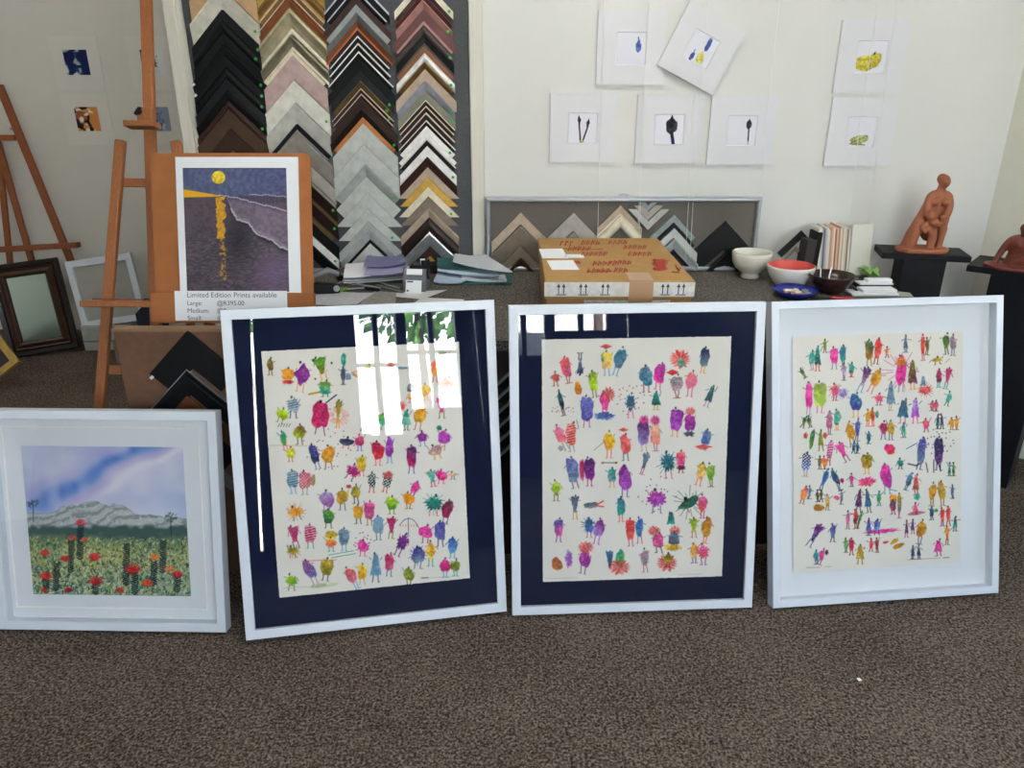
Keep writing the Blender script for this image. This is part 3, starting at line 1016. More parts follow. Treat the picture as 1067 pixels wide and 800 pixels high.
# ------------------------------------------------------------------ room
YB, XR, XL, YF, YA, ZC, XS = 3.25, 2.0, -1.32, -3.0, 4.85, 3.25, 3.25
XW = -4.8
floor_poly = [(XW, YF), (XS, YF), (XS, YB - (XS - XR)), (XR, YB), (XL, YB), (XL, YA), (XW, YA)]
structure(MB().prism(floor_poly, -.06, 0).build('floor', M_CARPET))
structure(MB().prism(floor_poly, ZC, ZC + .08).build('ceiling', M_CEIL))
structure(MB().box((XL, YB, 0), (XR + .1, YB + .12, ZC)).build('wall_back', M_WALL))
structure(MB().box((XL - .003, YB + .12, 0), (XL + .12, YA, ZC)).build('wall_return', M_WALLD))
structure(MB().box((XW, YA, 0), (XL + .12, YA + .12, ZC)).build('wall_alcove', M_WALLD))
structure(MB().box((XW - .12, YF, 0), (XW, YA + .12, ZC)).build('wall_left', M_WALLD))
q = XS - XR
structure(MB().prism([(XR, YB), (XR + .09, YB + .09), (XS + .12, YB - q + .05), (XS + .12, YB - q), (XS, YB - q)], 0, ZC).build('wall_right', mat('wall_paint_shaded', 'd2d0c2', .7, var=.015, vscale=3)))  # white wall; its shade is put into this warmer, darker tone

def wall_with_hole(name, M, length, holes, m):
    """wall in its own x (along) / z plane, 12 cm thick towards +y; holes = (x0, x1, z0, z1)"""
    b = MB()
    xs = sorted({0, length} | {h[0] for h in holes} | {h[1] for h in holes})
    for x0, x1 in zip(xs, xs[1:]):
        z = 0
        for h in sorted((h for h in holes if h[0] <= x0 + 1e-6 and h[1] >= x1 - 1e-6), key=lambda h: h[2]):
            if h[2] > z: b.box((x0, 0, z), (x1, .12, h[2]), M=M)
            z = h[3]
        b.box((x0, 0, z), (x1, .12, ZC), M=M)
    return structure(b.build(name, m))
def window(name, M, h, nv, nh):
    x0, x1, z0, z1 = h
    f = MB()
    t = .05
    for a, c in (((x0, z0), (x1, z0 + t)), ((x0, z1 - t), (x1, z1)), ((x0, z0 + t), (x0 + t, z1 - t)), ((x1 - t, z0 + t), (x1, z1 - t))):
        f.box((a[0], .02, a[1]), (c[0], .09, c[1]), M=M)
    for k in range(1, nv + 1):
        x = x0 + (x1 - x0) * k / (nv + 1)
        f.box((x - .025, .03, z0 + t), (x + .025, .08, z1 - t), M=M)
    for k in range(1, nh + 1):
        z = z0 + (z1 - z0) * k / (nh + 1)
        f.box((x0 + t, .035, z - .018), (x1 - t, .075, z + .018), M=M)
    w = structure(f.build(name, mat('dark_window_frame', '23262c', .45)))
    MB().box((x0 + t, .052, z0 + t), (x1 - t, .056, z1 - t), M=M).build('glass', M_WINGLASS, w)
    # sky portal: lets the renderer sample daylight through this opening
    ld = bpy.data.lights.new('skylight_portal', 'AREA'); ld.shape = 'RECTANGLE'
    ld.size = x1 - x0; ld.size_y = z1 - z0; ld.cycles.is_portal = True
    lo = bpy.data.objects.new('skylight_portal', ld); COL.objects.link(lo)
    n = (M.to_3x3() @ Vector((0, -1, 0))).normalized()
    lo.rotation_euler = n.to_track_quat('-Z', 'Z').to_euler()
    lo.location = M @ Vector(((x0 + x1) / 2, .14, (z0 + z1) / 2))
    lo['kind'] = 'helper'
    return w
# front wall (behind the camera): x along -X as seen from inside
MF = Matrix.Translation((XS, YF, 0)) @ Matrix.Rotation(PI, 4, 'Z')
LF = XS - XW
holesF = [(XS - .90, XS - .39, 1.12, 2.62), (XS - 1.52, XS - .90, 1.36, 2.62), (XS - 1.74, XS - 1.62, 1.2, 2.62), (XS + .50, XS + .53, .2, 2.62), (XS + 2.6, XS + 3.3, 1.5, 2.45), (XS - 3.1, XS - 1.80, 1.62, 2.62), (XS - 3.1, XS + 1.5, 2.74, 3.14)]
wall_with_hole('wall_front', MF, LF, holesF, mat('dark_shopfront_lining', '2c2927', .8, var=.1, vscale=3))
window('window_1', MF, holesF[0], 1, 1)
window('window_2', MF, holesF[1], 1, 1)
window('window_4', MF, holesF[2], 0, 2)
window('added_window_6', MF, holesF[4], 2, 0)  # unseen opening added for daylight from the front left
window('added_window_7', MF, holesF[5], 2, 0)  # unseen opening added as main light from the front right
window('added_window_8', MF, holesF[6], 6, 0)  # unseen transom strip added for more frontal daylight
MR = Matrix.Translation((XS, YB - q, 0)) @ Matrix.Rotation(-PI / 2, 4, 'Z')
LR = YB - q - YF
holesR = [(.75, 1.3, 1.0, 2.3), (4.4, 4.95, .95, 2.6)]
wall_with_hole('wall_side', MR, LR, holesR, mat('taupe_side_wall', '4f4a45', .8, var=.05, vscale=3))
window('window_3', MR, holesR[0], 1, 0)
window('window_5', MR, holesR[1], 1, 0)

# trims: the painted end of the wall, the upright beside the display board
structure(MB().box((XL - .002, YB - .03, 0), (XL + .045, YB, ZC), bev=.004).box((XL + .045, YB - .02, 0), (XL + .1, YB, ZC)).build('trim_1', M_TRIM))
structure(MB().box((-.166, YB - .03, .0), (-.112, YB, ZC), bev=.004).build('trim_2', M_TRIM))

# outside: paving, a sunlit pale building and two trees seen only as reflections
structure(MB().box((-16, -26, -.2), (16, YF - .12, -.08)).build('ground_outside', mat('pale_paving', 'b9b4ab', .9, var=.1, vscale=2)))
bld = MB().box((-9, -15, -.1), (14, -13, 3.6)).box((-9.2, -15.1, 3.6), (14.2, -12.8, 3.8)).build('building', mat('white_render', 'e9e7e0', .9, var=.04, vscale=2))
tag(bld, 'pale low building across the sunny paving outside', 'building')
for k in range(5):
    MB().box((-7 + k * 4, -13.0, .9), (-5.6 + k * 4, -12.97, 2.4)).build('window', mat('dark_pane', '2a2f36', .2), bld)
def tree(x, y, h, rad, seed, label):
    rg = random.Random(seed)
    t = MB().tube([(x, y, -.1), (x + .05, y, h * .5), (x - .05, y + .1, h)], [.11, .08, .05], 10)
    o = t.build('tree', mat('bark', '4d4036', .9, var=.2))
    tag(o, label, 'tree')
    c = MB()
    for k in range(420):
        a, e, q2 = rg.random() * 6.28, rg.uniform(-1, 1), rg.random() ** .4
        p = Vector((x + rad * q2 * math.cos(a) * math.sqrt(1 - e * e), y + rad * q2 * math.sin(a) * math.sqrt(1 - e * e), h + rad * .75 * e * q2))
        s = rg.uniform(.08, .2)
        u = Vector((rg.gauss(0, 1), rg.gauss(0, 1), rg.gauss(0, 1))).normalized(); v = u.orthogonal().normalized()
        w = u.cross(v)
        f = c.bm.faces.new([c.bm.verts.new(p + v * s), c.bm.verts.new(p + w * s * .6), c.bm.verts.new(p - v * s), c.bm.verts.new(p - w * s * .6)])
    c.build('crown', mat('leaf_green', '4e7a34', .7, var=.3, vscale=4), o)
    return o
tree(.25, -7.6, 4.1, 1.0, 1, 'slender leafy tree outside the front window, left one')
tree(2.55, -8.6, 4.3, 1.2, 2, 'slender leafy tree outside the front window, right one')

# ------------------------------------------------------------------ light
wd = bpy.data.worlds.new('sky'); SC.world = wd
wd.use_nodes = True
wn = wd.node_tree
bg = wn.nodes['Background']
geo = wn.nodes.new('ShaderNodeNewGeometry')
sep = wn.nodes.new('ShaderNodeSeparateXYZ')
wn.links.new(geo.outputs['Incoming'], sep.inputs[0])
rmp = wn.nodes.new('ShaderNodeValToRGB')
rmp.color_ramp.elements[0].position = 0.0; rmp.color_ramp.elements[0].color = hl('f4f8fb')
rmp.color_ramp.elements[1].position = .8; rmp.color_ramp.elements[1].color = hl('bdd6f7')
mneg = wn.nodes.new('ShaderNodeMath'); mneg.operation = 'ABSOLUTE'
wn.links.new(sep.outputs['Z'], mneg.inputs[0])
wn.links.new(mneg.outputs[0], rmp.inputs['Fac'])
wn.links.new(rmp.outputs['Color'], bg.inputs['Color'])
bg.inputs['Strength'].default_value = SKY
sd = bpy.data.lights.new('sun', 'SUN'); sd.energy = SUN; sd.angle = R(.6); sd.color = (1, .95, .87)
so = bpy.data.objects.new('sun', sd); COL.objects.link(so)
so.rotation_euler = Vector((-.15, -.62, -.77)).to_track_quat('-Z', 'Y').to_euler()


# unseen ceiling fittings added to brighten back wall, counter top and alcove
def fill_lamp(x, y, lab, power):
    r = empty('fill_lamp', loc=(x, y, ZC)); tag(r, lab, 'ceiling lamp')
    MB().box((-.62, -.09, -.05), (.62, .09, 0), bev=.006).build('housing', M_WFRAME, r)
    e = bpy.data.materials.new('lit_diffuser'); e.use_nodes = True
    b = e.node_tree.nodes['Principled BSDF']; b.inputs['Emission Color'].default_value = (1, .97, .9, 1); b.inputs['Emission Strength'].default_value = 4.0
    MB().box((-.6, -.07, -.062), (.6, .07, -.0505), bev=.004).build('diffuser', e, r)
    ld = bpy.data.lights.new('fill_light', 'AREA'); ld.shape = 'RECTANGLE'; ld.size = 1.2; ld.size_y = .12; ld.energy = power; ld.color = (1, .97, .91)
    lo = bpy.data.objects.new('fill_light', ld); COL.objects.link(lo); lo.parent = r; lo.location = (0, 0, -.066)
fill_lamp(.25, 1.95, 'unseen ceiling fitting added to brighten the back wall and work counter', LAMP)
fill_lamp(-2.9, 3.3, 'unseen ceiling fitting added to brighten the alcove on the left', LAMP * .35)

# ------------------------------------------------------------------ framed works on the floor
def lean_matrix(x, y, z, yaw, lean, roll=0.0):
    yaw, lean, roll = R(yaw), R(lean), R(roll)
    ex = Vector((math.cos(yaw), math.sin(yaw), 0)); n = Vector((-math.sin(yaw), math.cos(yaw), 0))
    ey = n * math.sin(lean) + Vector((0, 0, math.cos(lean)))
    ax = ex * math.cos(roll) + ey * math.sin(roll); ay = ey * math.cos(roll) - ex * math.sin(roll)
    M = Matrix((ax, ay, ax.cross(ay))).transposed().to_4x4()
    M.translation = (x, y, z)
    return M

def ring(W, L, prof, mb=None, mi=0, y0=0.0):
    """mitred four-sided moulding, prof = closed list of (inset, z); bottom edge at y0"""
    mb = mb or MB()
    cs = [(-1, 0), (1, 0), (1, 1), (-1, 1)]
    rows = []
    for sx, sy in cs:
        rows.append([mb.bm.verts.new((sx * (W / 2 - u), y0 + (L - u if sy else u), z)) for u, z in prof])
    n = len(prof)
    for k in range(4):
        a, b = rows[k], rows[(k + 1) % 4]
        for i in range(n):
            j = (i + 1) % n
            f = mb.bm.faces.new((a[i], b[i], b[j], a[j])); f.material_index = mi
    return mb

def picture_frame(mw, W, L, face, D, label, group, mount, mount_z, mount_mat, art=None, moulding_mat=None, glass=True, cat='framed picture', name='framed_picture'):
    root = empty(name, mw=mw)
    tag(root, label, cat, group)
    mm = moulding_mat or M_WFRAME
    ring(W, L, [(0, -D), (0, -.0015), (.0015, 0), (face - .0015, 0), (face, -.0015), (face, -D)]).build('moulding', mm, root)
    if glass:
        MB().box((-W / 2 + face, face, -.007), (W / 2 - face, L - face, -.005)).build('glass', M_GLASS, root)
    MB().box((-W / 2 + face, face, mount_z - .003), (W / 2 - face, L - face, mount_z)).build('mount', mount_mat, root)
    MB().box((-W / 2 + face, face, -D + .001), (W / 2 - face, L - face, -D + .005)).build('backing', M_BACK, root)
    return root

# left of the three: dark navy mount, tilted
f2 = picture_frame(lean_matrix(-.400, 1.887, .016, 11.0, 16.0, -.8), .782, .970, .028, .036,
    'large white framed painting on navy mount, second picture from the left, with window reflection', 'large framed figure paintings', None, -.014, M_NAVY)
cvL = sheet_canvas([(271, 359), (486, 352), (495, 608), (291, 633)], FIGS_LEFT, 1, extra_left)
painted_sheet('artwork', cvL, .572, .735, M_PAINT, f2, (-.004, .482, -.0135), .0012, .0022)
f3 = picture_frame(lean_matrix(.379, 1.960, .010, 3.0, 12.0, 0), .757, .960, .027, .036,
    'large white framed painting on navy mount, standing in front of the flat carton', 'large framed figure paintings', None, -.014, M_NAVY)
cvM = sheet_canvas([(564, 352), (764, 349.7), (750.5, 603.7), (562, 610)], FIGS_MIDDLE, 2, extra_middle)
painted_sheet('artwork', cvM, .566, .758, M_PAINT, f3, (0, .481, -.0135), .0012, .0022)
f4 = picture_frame(lean_matrix(1.199, 2.013, .011, 5.9, 17.7, 0), .759, .960, .024, .042,
    'large white box framed painting on white mount, rightmost picture on the floor', 'large framed figure paintings', None, -.032, M_WMAT)
cvR = sheet_canvas([(829, 346), (1003.5, 343), (1001.5, 589), (829, 601)], FIGS_RIGHT, 3, extra_right)
painted_sheet('artwork', cvR, .566, .752, M_PAINT, f4, (-.018, .475, -.028), .0012, .0015)
f1 = picture_frame(lean_matrix(-1.208, 1.870, .010, -1.2, 14.2, 0), .693, .674, .027, .042,
    'smaller white box framed landscape with red flowers below a mountain, leftmost on the floor', None, None, -.032, M_WMAT)
cvF = mountain_canvas()
painted_sheet('artwork', cvF, .484, .462, M_PAINT, f1, (-.010, .331, -.0318), .0006)
ring(.59, .565, [(0, -.032), (0, -.030), (.0035, -.030), (.005, -.032)], y0=.056).build('mount_window', M_CORE, f1, loc=(-.014, 0, 0))

scrap = MB().prism([(-.006, -.004), (.005, -.006), (.007, .003), (-.002, .006)], 0, .002).build('paper_scrap', M_WHITEP, loc=at(895, 708, Z=.0005), rot=(0, .15, .4))
tag(scrap, 'tiny white paper scrap lying on the bare carpet at the right', 'paper scrap')

# ------------------------------------------------------------------ work counter and panel in front of the easel
cpoly = [(-.80, 2.215), (1.46, 2.365), (1.46, YB - .035), (-.80, YB - .035)]
ctr = MB().prism([(-.78, 2.235), (1.44, 2.385), (1.44, YB - .05), (-.78, YB - .05)], 0, .765).build('work_counter', M_COUNTER)
tag(ctr, 'long work counter with a grey carpeted top behind the large framed paintings', 'counter')
MB().prism(cpoly, .765, .80).build('counter_top', M_TOPCARPET, ctr)
pan = MB().box((-1.19, 2.18, 0), (-.81, 2.21, .862), bev=.003).build('brown_panel', M_HARDBOARD)
tag(pan, 'brown hardboard panel standing before the middle easel, black corner samples on its face', 'panel')
MB().box((-1.193, 2.176, .858), (-.807, 2.213, .866)).build('top_edging', mat('panel_edge', '8a6a50', .6), pan)

# ------------------------------------------------------------------ moulding corner samples
CS = {}
def cmat(k):
    d = dict(tan=('b8966c', .55, 0, 'tan wood'), whitewash=('c4c1b4', .6, 0, 'whitewashed wood'), black=('0e1012', .6, 0, 'black'), charcoal=('1c1e20', .6, 0, 'charcoal'),
        maroon=('3f2724', .45, 0, 'dark maroon'), brown=('4a3626', .5, 0, 'dark brown wood'), walnut=('39241c', .5, 0, 'walnut brown'),
        gold=('c9a95a', .35, .7, 'gold'), oldgold=('8a6a35', .4, .6, 'old gold'), silverpink=('cdb2a6', .4, .3, 'pinkish silver'), cream=('dcd2bb', .5, 0, 'cream'),
        copper=('8a5230', .35, .5, 'copper'), champagne=('b3a98c', .32, .65, 'champagne silver'), champagne2=('8f8872', .32, .6, 'dull champagne'), dustypink=('b79e99', .6, 0, 'dusty pink'),
        ivory=('d3d3c8', .6, 0, 'ivory'), greywash=('b4b4ad', .6, 0, 'grey washed'), silver=('b9bcc0', .3, .8, 'silver'), taupe=('8f8a82', .6, 0, 'taupe'), taupe2=('a39d95', .6, 0, 'pale taupe'),
        espresso=('2b1d1a', .4, 0, 'espresso brown'), bronze=('6b5835', .4, .4, 'bronze'), white=('ecebe6', .45, 0, 'white'),
        grey=('6a6e6e', .5, 0, 'mid grey'), silvergrey=('8d9494', .4, .3, 'silver grey'), copperbrown=('6b3f26', .45, 0, 'copper brown'), orange=('c9652f', .4, .2, 'orange copper'),
        dkbrown=('35231d', .45, 0, 'dark brown'), orangewood=('b07034', .45, 0, 'orange wood'), palegrey=('b9beb9', .6, 0, 'pale grey'), coolgrey=('a4a9a6', .6, 0, 'cool grey'),
        rose=('a97a76', .5, 0, 'rose'), rosewood=('5d2f2c', .45, 0, 'rosewood red'), darktaupe=('4a403b', .5, 0, 'dark taupe'), wood=('7d4f2e', .5, 0, 'warm wood'),
        beige=('b3a08b', .55, 0, 'beige'), lavgrey=('8d8f9b', .55, 0, 'lavender grey'), olivegrey=('7d7f6d', .55, 0, 'olive grey'), pinkwhite=('d8c9c1', .5, 0, 'pinkish white'),
        greybrown=('7d7062', .55, 0, 'grey brown'), lavender=('9a9cb0', .55, 0, 'pale lavender'), brass=('d0a64a', .4, .35, 'bright gold'))
    if k not in CS:
        h, r, m, nm = d[k]
        CS[k] = (mat('moulding_' + k, h, r, m, spec=.25 if k in ('black', 'charcoal', 'espresso', 'dkbrown', 'maroon', 'walnut', 'brown') else .5, var=.12, vscale=40, streak=(1, 1, 1)), nm)
    return CS[k]

PROF = {'flat': [(0, 0, 0), (0, .011, 0), (.02, .012, 0), (.98, .012, 0), (1, .011, 0), (1, 0, 0)],
        'slope': [(0, 0, 0), (0, .018, 0), (.1, .019, 0), (1, .007, 0), (1, 0, 0)],
        'round': [(0, 0, 0), (0, .007, 0), (.2, .014, 0), (.5, .017, 0), (.8, .014, 0), (1, .007, 0), (1, 0, 0)],
        'scoop': [(0, 0, 0), (0, .02, 0), (.14, .021, 0), (.22, .016, 0), (.5, .010, 0), (.76, .008, 1), (.84, .012, 1), (.95, .012, 1), (1, .007, 0), (1, 0, 0)],
        'out': [(0, 0, 1), (0, .014, 1), (.22, .014, 0), (.24, .011, 0), (1, .008, 0), (1, 0, 0)],
        'in': [(0, 0, 0), (0, .015, 0), (.72, .010, 1), (.74, .012, 1), (1, .011, 1), (1, 0, 0)]}
def corner_mesh(h, t, prof, mats, end, hs):
    b = MB()
    if end == 'p': inn = (-h + t / 2, -h - t / 2)
    elif end == 'v': inn = (-h, -h - t)
    else: inn = (-h + t, -h)
    rows = []
    for u, y, mi in prof:
        ox, oz = -h + (inn[0] + h) * u, -h + (inn[1] + h) * u
        rows.append([b.bm.verts.new((ox, -y * hs, oz)), b.bm.verts.new((0, -y * hs, -u * t)), b.bm.verts.new((-ox, -y * hs, oz))])
    n = len(prof)
    for i in range(n):
        j = (i + 1) % n
        for s in (0, 1):
            f = b.bm.faces.new((rows[i][s], rows[i][s + 1], rows[j][s + 1], rows[j][s])); f.material_index = prof[i][2]
    b.bm.faces.new([r[0] for r in rows]); b.bm.faces.new([r[2] for r in rows][::-1])
    return b, inn
ORD = ['', 'first', 'second', 'third', 'fourth', 'fifth', 'sixth', 'seventh', 'eighth', 'ninth', 'tenth', 'eleventh', 'twelfth', 'thirteenth', 'fourteenth', 'fifteenth', 'sixteenth',
       'seventeenth', 'eighteenth', 'nineteenth', 'twentieth', 'twenty-first', 'twenty-second', 'twenty-third', 'twenty-fourth', 'twenty-fifth', 'twenty-sixth', 'twenty-seventh',
       'twenty-eighth', 'twenty-ninth', 'thirtieth', 'thirty-first', 'thirty-second', 'thirty-third', 'thirty-fourth', 'thirty-fifth']
srg = random.Random(3)
def corner_sample(apex, h, t, style, c1, c2, end, label, group, sticker=None, rotz=0.0, flip=False, hs=1.0, tagl=False):
    m1 = cmat(c1)[0]; m2 = cmat(c2 or c1)[0]
    b, inn = corner_mesh(h, t - .0006, PROF[style], None, end, hs)
    o = b.build('corner_sample', [m1, m2], loc=apex, rot=(0, PI if flip else 0, 0))
    tag(o, label, 'frame sample', group)
    top = max(p[1] for p in PROF[style] if .3 < p[0] <= 1 or True) * hs
    if sticker:
        r = min(.0058, t * .30)
        e = (h + (-inn[0] - h) * .5 - .014, -h + (inn[1] + h) * .5 + .014)
        p = PROF[style]; yy = max(a[1] for a in p) * hs + .0004
        d = MB().tube([(e[0], -yy + .002, e[1]), (e[0], -yy - .0004, e[1])], r, 14)
        d.build('dot_sticker', M_GREEN, o)
    if tagl:
        e = (-h + .006, -h - t * .1)
        yy = max(a[1] for a in PROF[style]) * hs
        MB().box((-.006, -.001, -.0045), (.006, .001, .0045), M=Matrix.Translation((e[0], -yy - .001, e[1])) @ Matrix.Rotation(-.7, 4, 'Y')).build('price_tag', M_TAGW, o)
    return o

def column(spec, x0, x1, hw, Y, colname, group):
    """x0 at drawing row 0, x1 at row 200; rows: apex row, thickness, style, colours, end"""
    for i, ln in enumerate(spec.strip().splitlines(), 1):
        tk = ln.split()
        y, th, style, c1 = float(tk[0]), float(tk[1]), tk[2], tk[3]
        c2 = next((k for k in tk[4:] if len(k) > 1 and k != 'g' and k != 'tag'), None)
        end = next((k for k in tk[4:] if k in ('p', 'v', 'h')), 'v' if th >= 9 else 'p')
        xx = x0 + (x1 - x0) * y / 200
        a = at(xx, y, Y=Y); b = at(xx, y + th, Y=Y)
        sc = (a - EYE).dot(FWD) / FPX
        h = (hw + srg.uniform(-1.6, 1.6)) * sc
        if th < 9: h -= .004
        desc = cmat(c1)[1] + (' and ' + cmat(c2)[1] + ' edged' if c2 and c2 != c1 else '')
        lab = f'{desc} corner sample, {ORD[i]} from top of the {colname}'
        corner_sample(a, h, (a.z - b.z), style, c1, c2, end, lab, group, sticker='g' in tk[4:], hs=.8 + .5 * srg.random() if style != 'scoop' else 1.0, tagl='tag' in tk[4:])
board = MB().box((XL + .075, YB - .03, .802), (-.168, YB - .002, 2.2), bev=.002).build('display_board', M_FELT)
tag(board, 'tall dark grey felt display board on the back wall, covered with corner samples', 'display board')
YS = YB - .0305
GA = 'moulding samples on the tall grey display board'
column("""
-38 24 flat tan
-14 24 slope whitewash g
10 12 flat black g
22 12 round black g
34 12 flat black
46 12 slope black g tag
58 12 flat black g tag
70 12 round black g
82 12 flat charcoal
94 11 slope black g
105 9 round maroon
114 20 flat brown
134 22 flat walnut
""", 231, 245, 36.5, YS, 'leftmost sample column', GA)
column("""
-40 14 in gold oldgold
-26 12 scoop oldgold gold
-14 8 out oldgold silverpink
-6 6 out copper cream
0 9 in copper oldgold
9 27 scoop champagne cream
36 17 scoop champagne2 cream
53 5 flat cream
58 25 flat dustypink
83 24 flat ivory v g
107 22 slope greywash
129 8 in charcoal silver
137 24 slope taupe
161 16 flat taupe2
177 19 out espresso taupe g
196 19 out espresso bronze g
215 7 flat bronze
222 14 flat black
236 10 flat white g
246 16 slope black
""", 302, 314, 34, YS, 'second sample column', GA)
column("""
-24 12 out black silver
-12 8 out black silver
-4 9 flat maroon
5 8 flat silvergrey
13 9 slope grey
22 9.5 in copperbrown orange
31.5 6 flat espresso
37.5 7.5 out black white
45 8.5 out black white
53.5 8.5 out black white
62 11 flat black
73 11 flat charcoal g
84 8 slope bronze g
92 5.5 out dkbrown silverpink g
97.5 6.5 out dkbrown silverpink
104 9 flat dkbrown
113 9 slope espresso g
122 6.5 flat orangewood
128.5 21.5 flat palegrey v
150 21 flat palegrey v
171 13 slope coolgrey p g
184 17 flat palegrey p
201 16 flat palegrey h
217 13 flat palegrey h g
230 9 flat coolgrey g
239 10 slope coolgrey g
249 4 flat black
253 11 flat palegrey
264 10 flat lavender
""", 371, 383, 34, YS, 'third sample column', GA)
column("""
-22 9 flat cream g
-13 6 flat dkbrown
-7 7 slope rosewood
0 10 slope rose g
10 12 flat rosewood
22 4 flat rose
26 11 round darktaupe g
37 11 in black darktaupe
48 7 flat wood
55 10 round white g
65 7 slope oldgold
72 12 flat beige
84 10 slope lavgrey g
94 10 flat olivegrey g
104 6 out dkbrown cream
110 7 out dkbrown cream
117 8 out dkbrown pinkwhite
125 6 out dkbrown white
131 7 flat white g
138 6 flat white
144 8 out charcoal pinkwhite
152 11 flat white g
163 11 slope maroon
174 10 flat beige h
184 10 flat brass h
194 10 flat cream h g
204 12 flat greybrown h
216 10 slope beige
226 15 round espresso
241 15 slope silver
256 10 flat dkbrown
266 8 flat brass
""", 441, 446.5, 31, YS, 'rightmost sample column', GA)

# pinboard in the aluminium frame
YP = 3.17
pb0 = at(506, 206, Y=YP); pb1 = at(795, 206, Y=YP)
PW, PL = pb1.x - pb0.x, pb0.z - .80
pin = empty('pinboard', loc=((pb0.x + pb1.x) / 2, YP, .801), rot=(PI / 2, 0, 0))
tag(pin, 'low taupe pinboard in a silver metal frame on the counter, with corner samples', 'pinboard')
ring(PW, PL, [(0, -.03), (0, -.005), (.005, 0), (.013, 0), (.018, -.005), (.018, -.03)]).build('metal_frame', M_ALU, pin)
MB().box((-PW / 2 + .016, .016, -.026), (PW / 2 - .016, PL - .016, -.016)).build('felt_panel', M_PINFELT, pin)
for sx in (-1, 1):
    MB().tube([(sx * PW * .0 + .02 * sx, PL + .006, -.02), (sx * .02 * 0, PL + .012, -.012)], .002, 8).build('hanging_hook', M_STEEL, pin)
YQ = YP + .0155
GP = 'moulding samples on the low pinboard'
def group_col(spec, x, hw, colname):
    column(spec, x, x, hw, YQ, colname, GP)
group_col("""
221 12 flat beige v
234 21 slope greybrown v
256 11 flat greybrown
268 9 slope brown
""", 542.5, 29, 'brown set on the pinboard')
group_col("""
221 19 flat taupe2 v
241 18 flat taupe
""", 597.5, 25, 'pale taupe set on the pinboard')
group_col("""
213.5 11 in beige cream g
225 12 round cream
""", 646.5, 24, 'cream set on the pinboard')
group_col("""
223 8 flat silvergrey g
232 4 flat charcoal
237 10 flat palegrey
248 11 slope coolgrey
260 5 flat black
""", 702, 25.5, 'silver grey set on the pinboard')
group_col("""
230 30 flat black v
262 14 slope charcoal
""", 756, 29, 'black set at the right of the pinboard')
for i, (y, c, th) in enumerate(((239, 'greywash', 9), (229, 'taupe2', 9), (219.5, 'silvergrey', 6))):
    a = at(674.5, y, Y=YQ); b = at(674.5, y - th, Y=YQ)
    sc = (a - EYE).dot(FWD) / FPX
    corner_sample(a, (21 - 6 * i) * sc, b.z - a.z, 'flat', c, None, 'h', f'{cmat(c)[1]} corner sample pinned point downwards on the pinboard, {("outer", "middle", "inner")[i]} of three', GP, flip=True)

# black samples on the brown panel and on the counter front
def front_set(rows, x, hw, Y, names, grp):
    for (y, th, style, c1, c2, tg), nm in zip(rows, names):
        a = at(x, y, Y=Y); b = at(x, y + th, Y=Y)
        sc = (a - EYE).dot(FWD) / FPX
        corner_sample(a, hw * sc, a.z - b.z, style, c1, c2, 'p', nm, grp, tagl=tg)
front_set([(344, 39, 'flat', 'black', None, True), (383, 6, 'out', 'charcoal', 'silver', False), (389, 22, 'slope', 'black', None, False), (411, 20, 'flat', 'copperbrown', None, False), (431, 30, 'flat', 'black', None, False), (461, 16, 'slope', 'taupe', None, False)],
          196, 47, 2.1795, ['broad black corner sample with white tag, topmost on the brown panel', 'thin silver edged corner sample under the broad black one on the brown panel',
                            'black corner sample below the silver line on the brown panel', 'reddish brown corner sample low on the brown panel', 'black corner sample behind the small landscape frame, beside the brown panel edge',
                            'grey taupe corner sample, lowest on the brown panel'], 'samples on the brown panel')
def fy(x): return 2.235 + (x + .78) * .0676
front_set([(358 + 15.5 * k, 14.5, 'out', 'black', 'silver', False) for k in range(6)], 561, 44, 2.298 - .0005 - .02,
          [f'black silver edged corner sample on the counter front, {ORD[k + 1]} down between the navy mounted pictures' for k in range(6)], 'samples on the counter front')

# ------------------------------------------------------------------ unframed works on the back wall
def unit_canvas(n=70, bg='e2e2ea'):
    return Canvas([(0, 0), (100, 0), (100, 100), (0, 100)], n, n, np.array(hx(bg)))
DK, BL, YL = np.array(hx('23232b')), np.array(hx('4257a0')), np.array(hx('d7d06a'))
def w1(c): c.shape('b', 74, 46, 17, 34, 0, BL, np.array(hx('5f77b8'))); c.shape('b', 74, 36, 11, 22, 0, BL); c.line(75, 26, 72, 17, 3, DK)
def w2(c):
    c.shape('r', 66, 28, 15, 44, 0, BL, np.array(hx('36478c'))); c.shape('b', 33, 84, 14, 30, 0, BL); c.line(33, 70, 32, 60, 2.5, BL); c.shape('b', 62, 76, 26, 38, 0, YL, np.array(hx('c9c155')))
def w3(c):
    for x0, y0, x1, y1 in ((38, 20, 44, 92), (68, 30, 52, 92)):
        c.line(x0, y0 + 14, x1, y1, 5, DK); c.shape('d', x0, y0 + 4, 11, 30, -8 if x0 < 50 else 12, DK)
    c.shape('b', 46, 94, 9, 9, 0, np.array(hx('a9b35a'))); c.shape('b', 53, 92, 7, 8, 0, np.array(hx('a9b35a')))
def w4(c): c.shape('b', 58, 40, 36, 52, 0, DK, np.array(hx('30303a'))); c.shape('d', 58, 26, 26, 40, 0, DK); c.line(60, 60, 68, 96, 11, DK); c.line(66, 80, 68, 99, 9, np.array(hx('2b2a55')))
def w5(c): c.shape('b', 72, 32, 17, 28, 0, DK); c.shape('d', 72, 22, 12, 18, 0, DK); c.line(73, 42, 75, 86, 4.5, DK); c.line(75, 84, 75, 96, 3.5, np.array(hx('b5a77a')))
def w6(c): c.shape('b', 38, 68, 74, 52, -6, np.array(hx('d6c94e')), np.array(hx('c3b443'))); c.shape('b', 62, 58, 40, 46, 10, np.array(hx('d0c24a'))); c.line(58, 42, 60, 36, 4, DK)
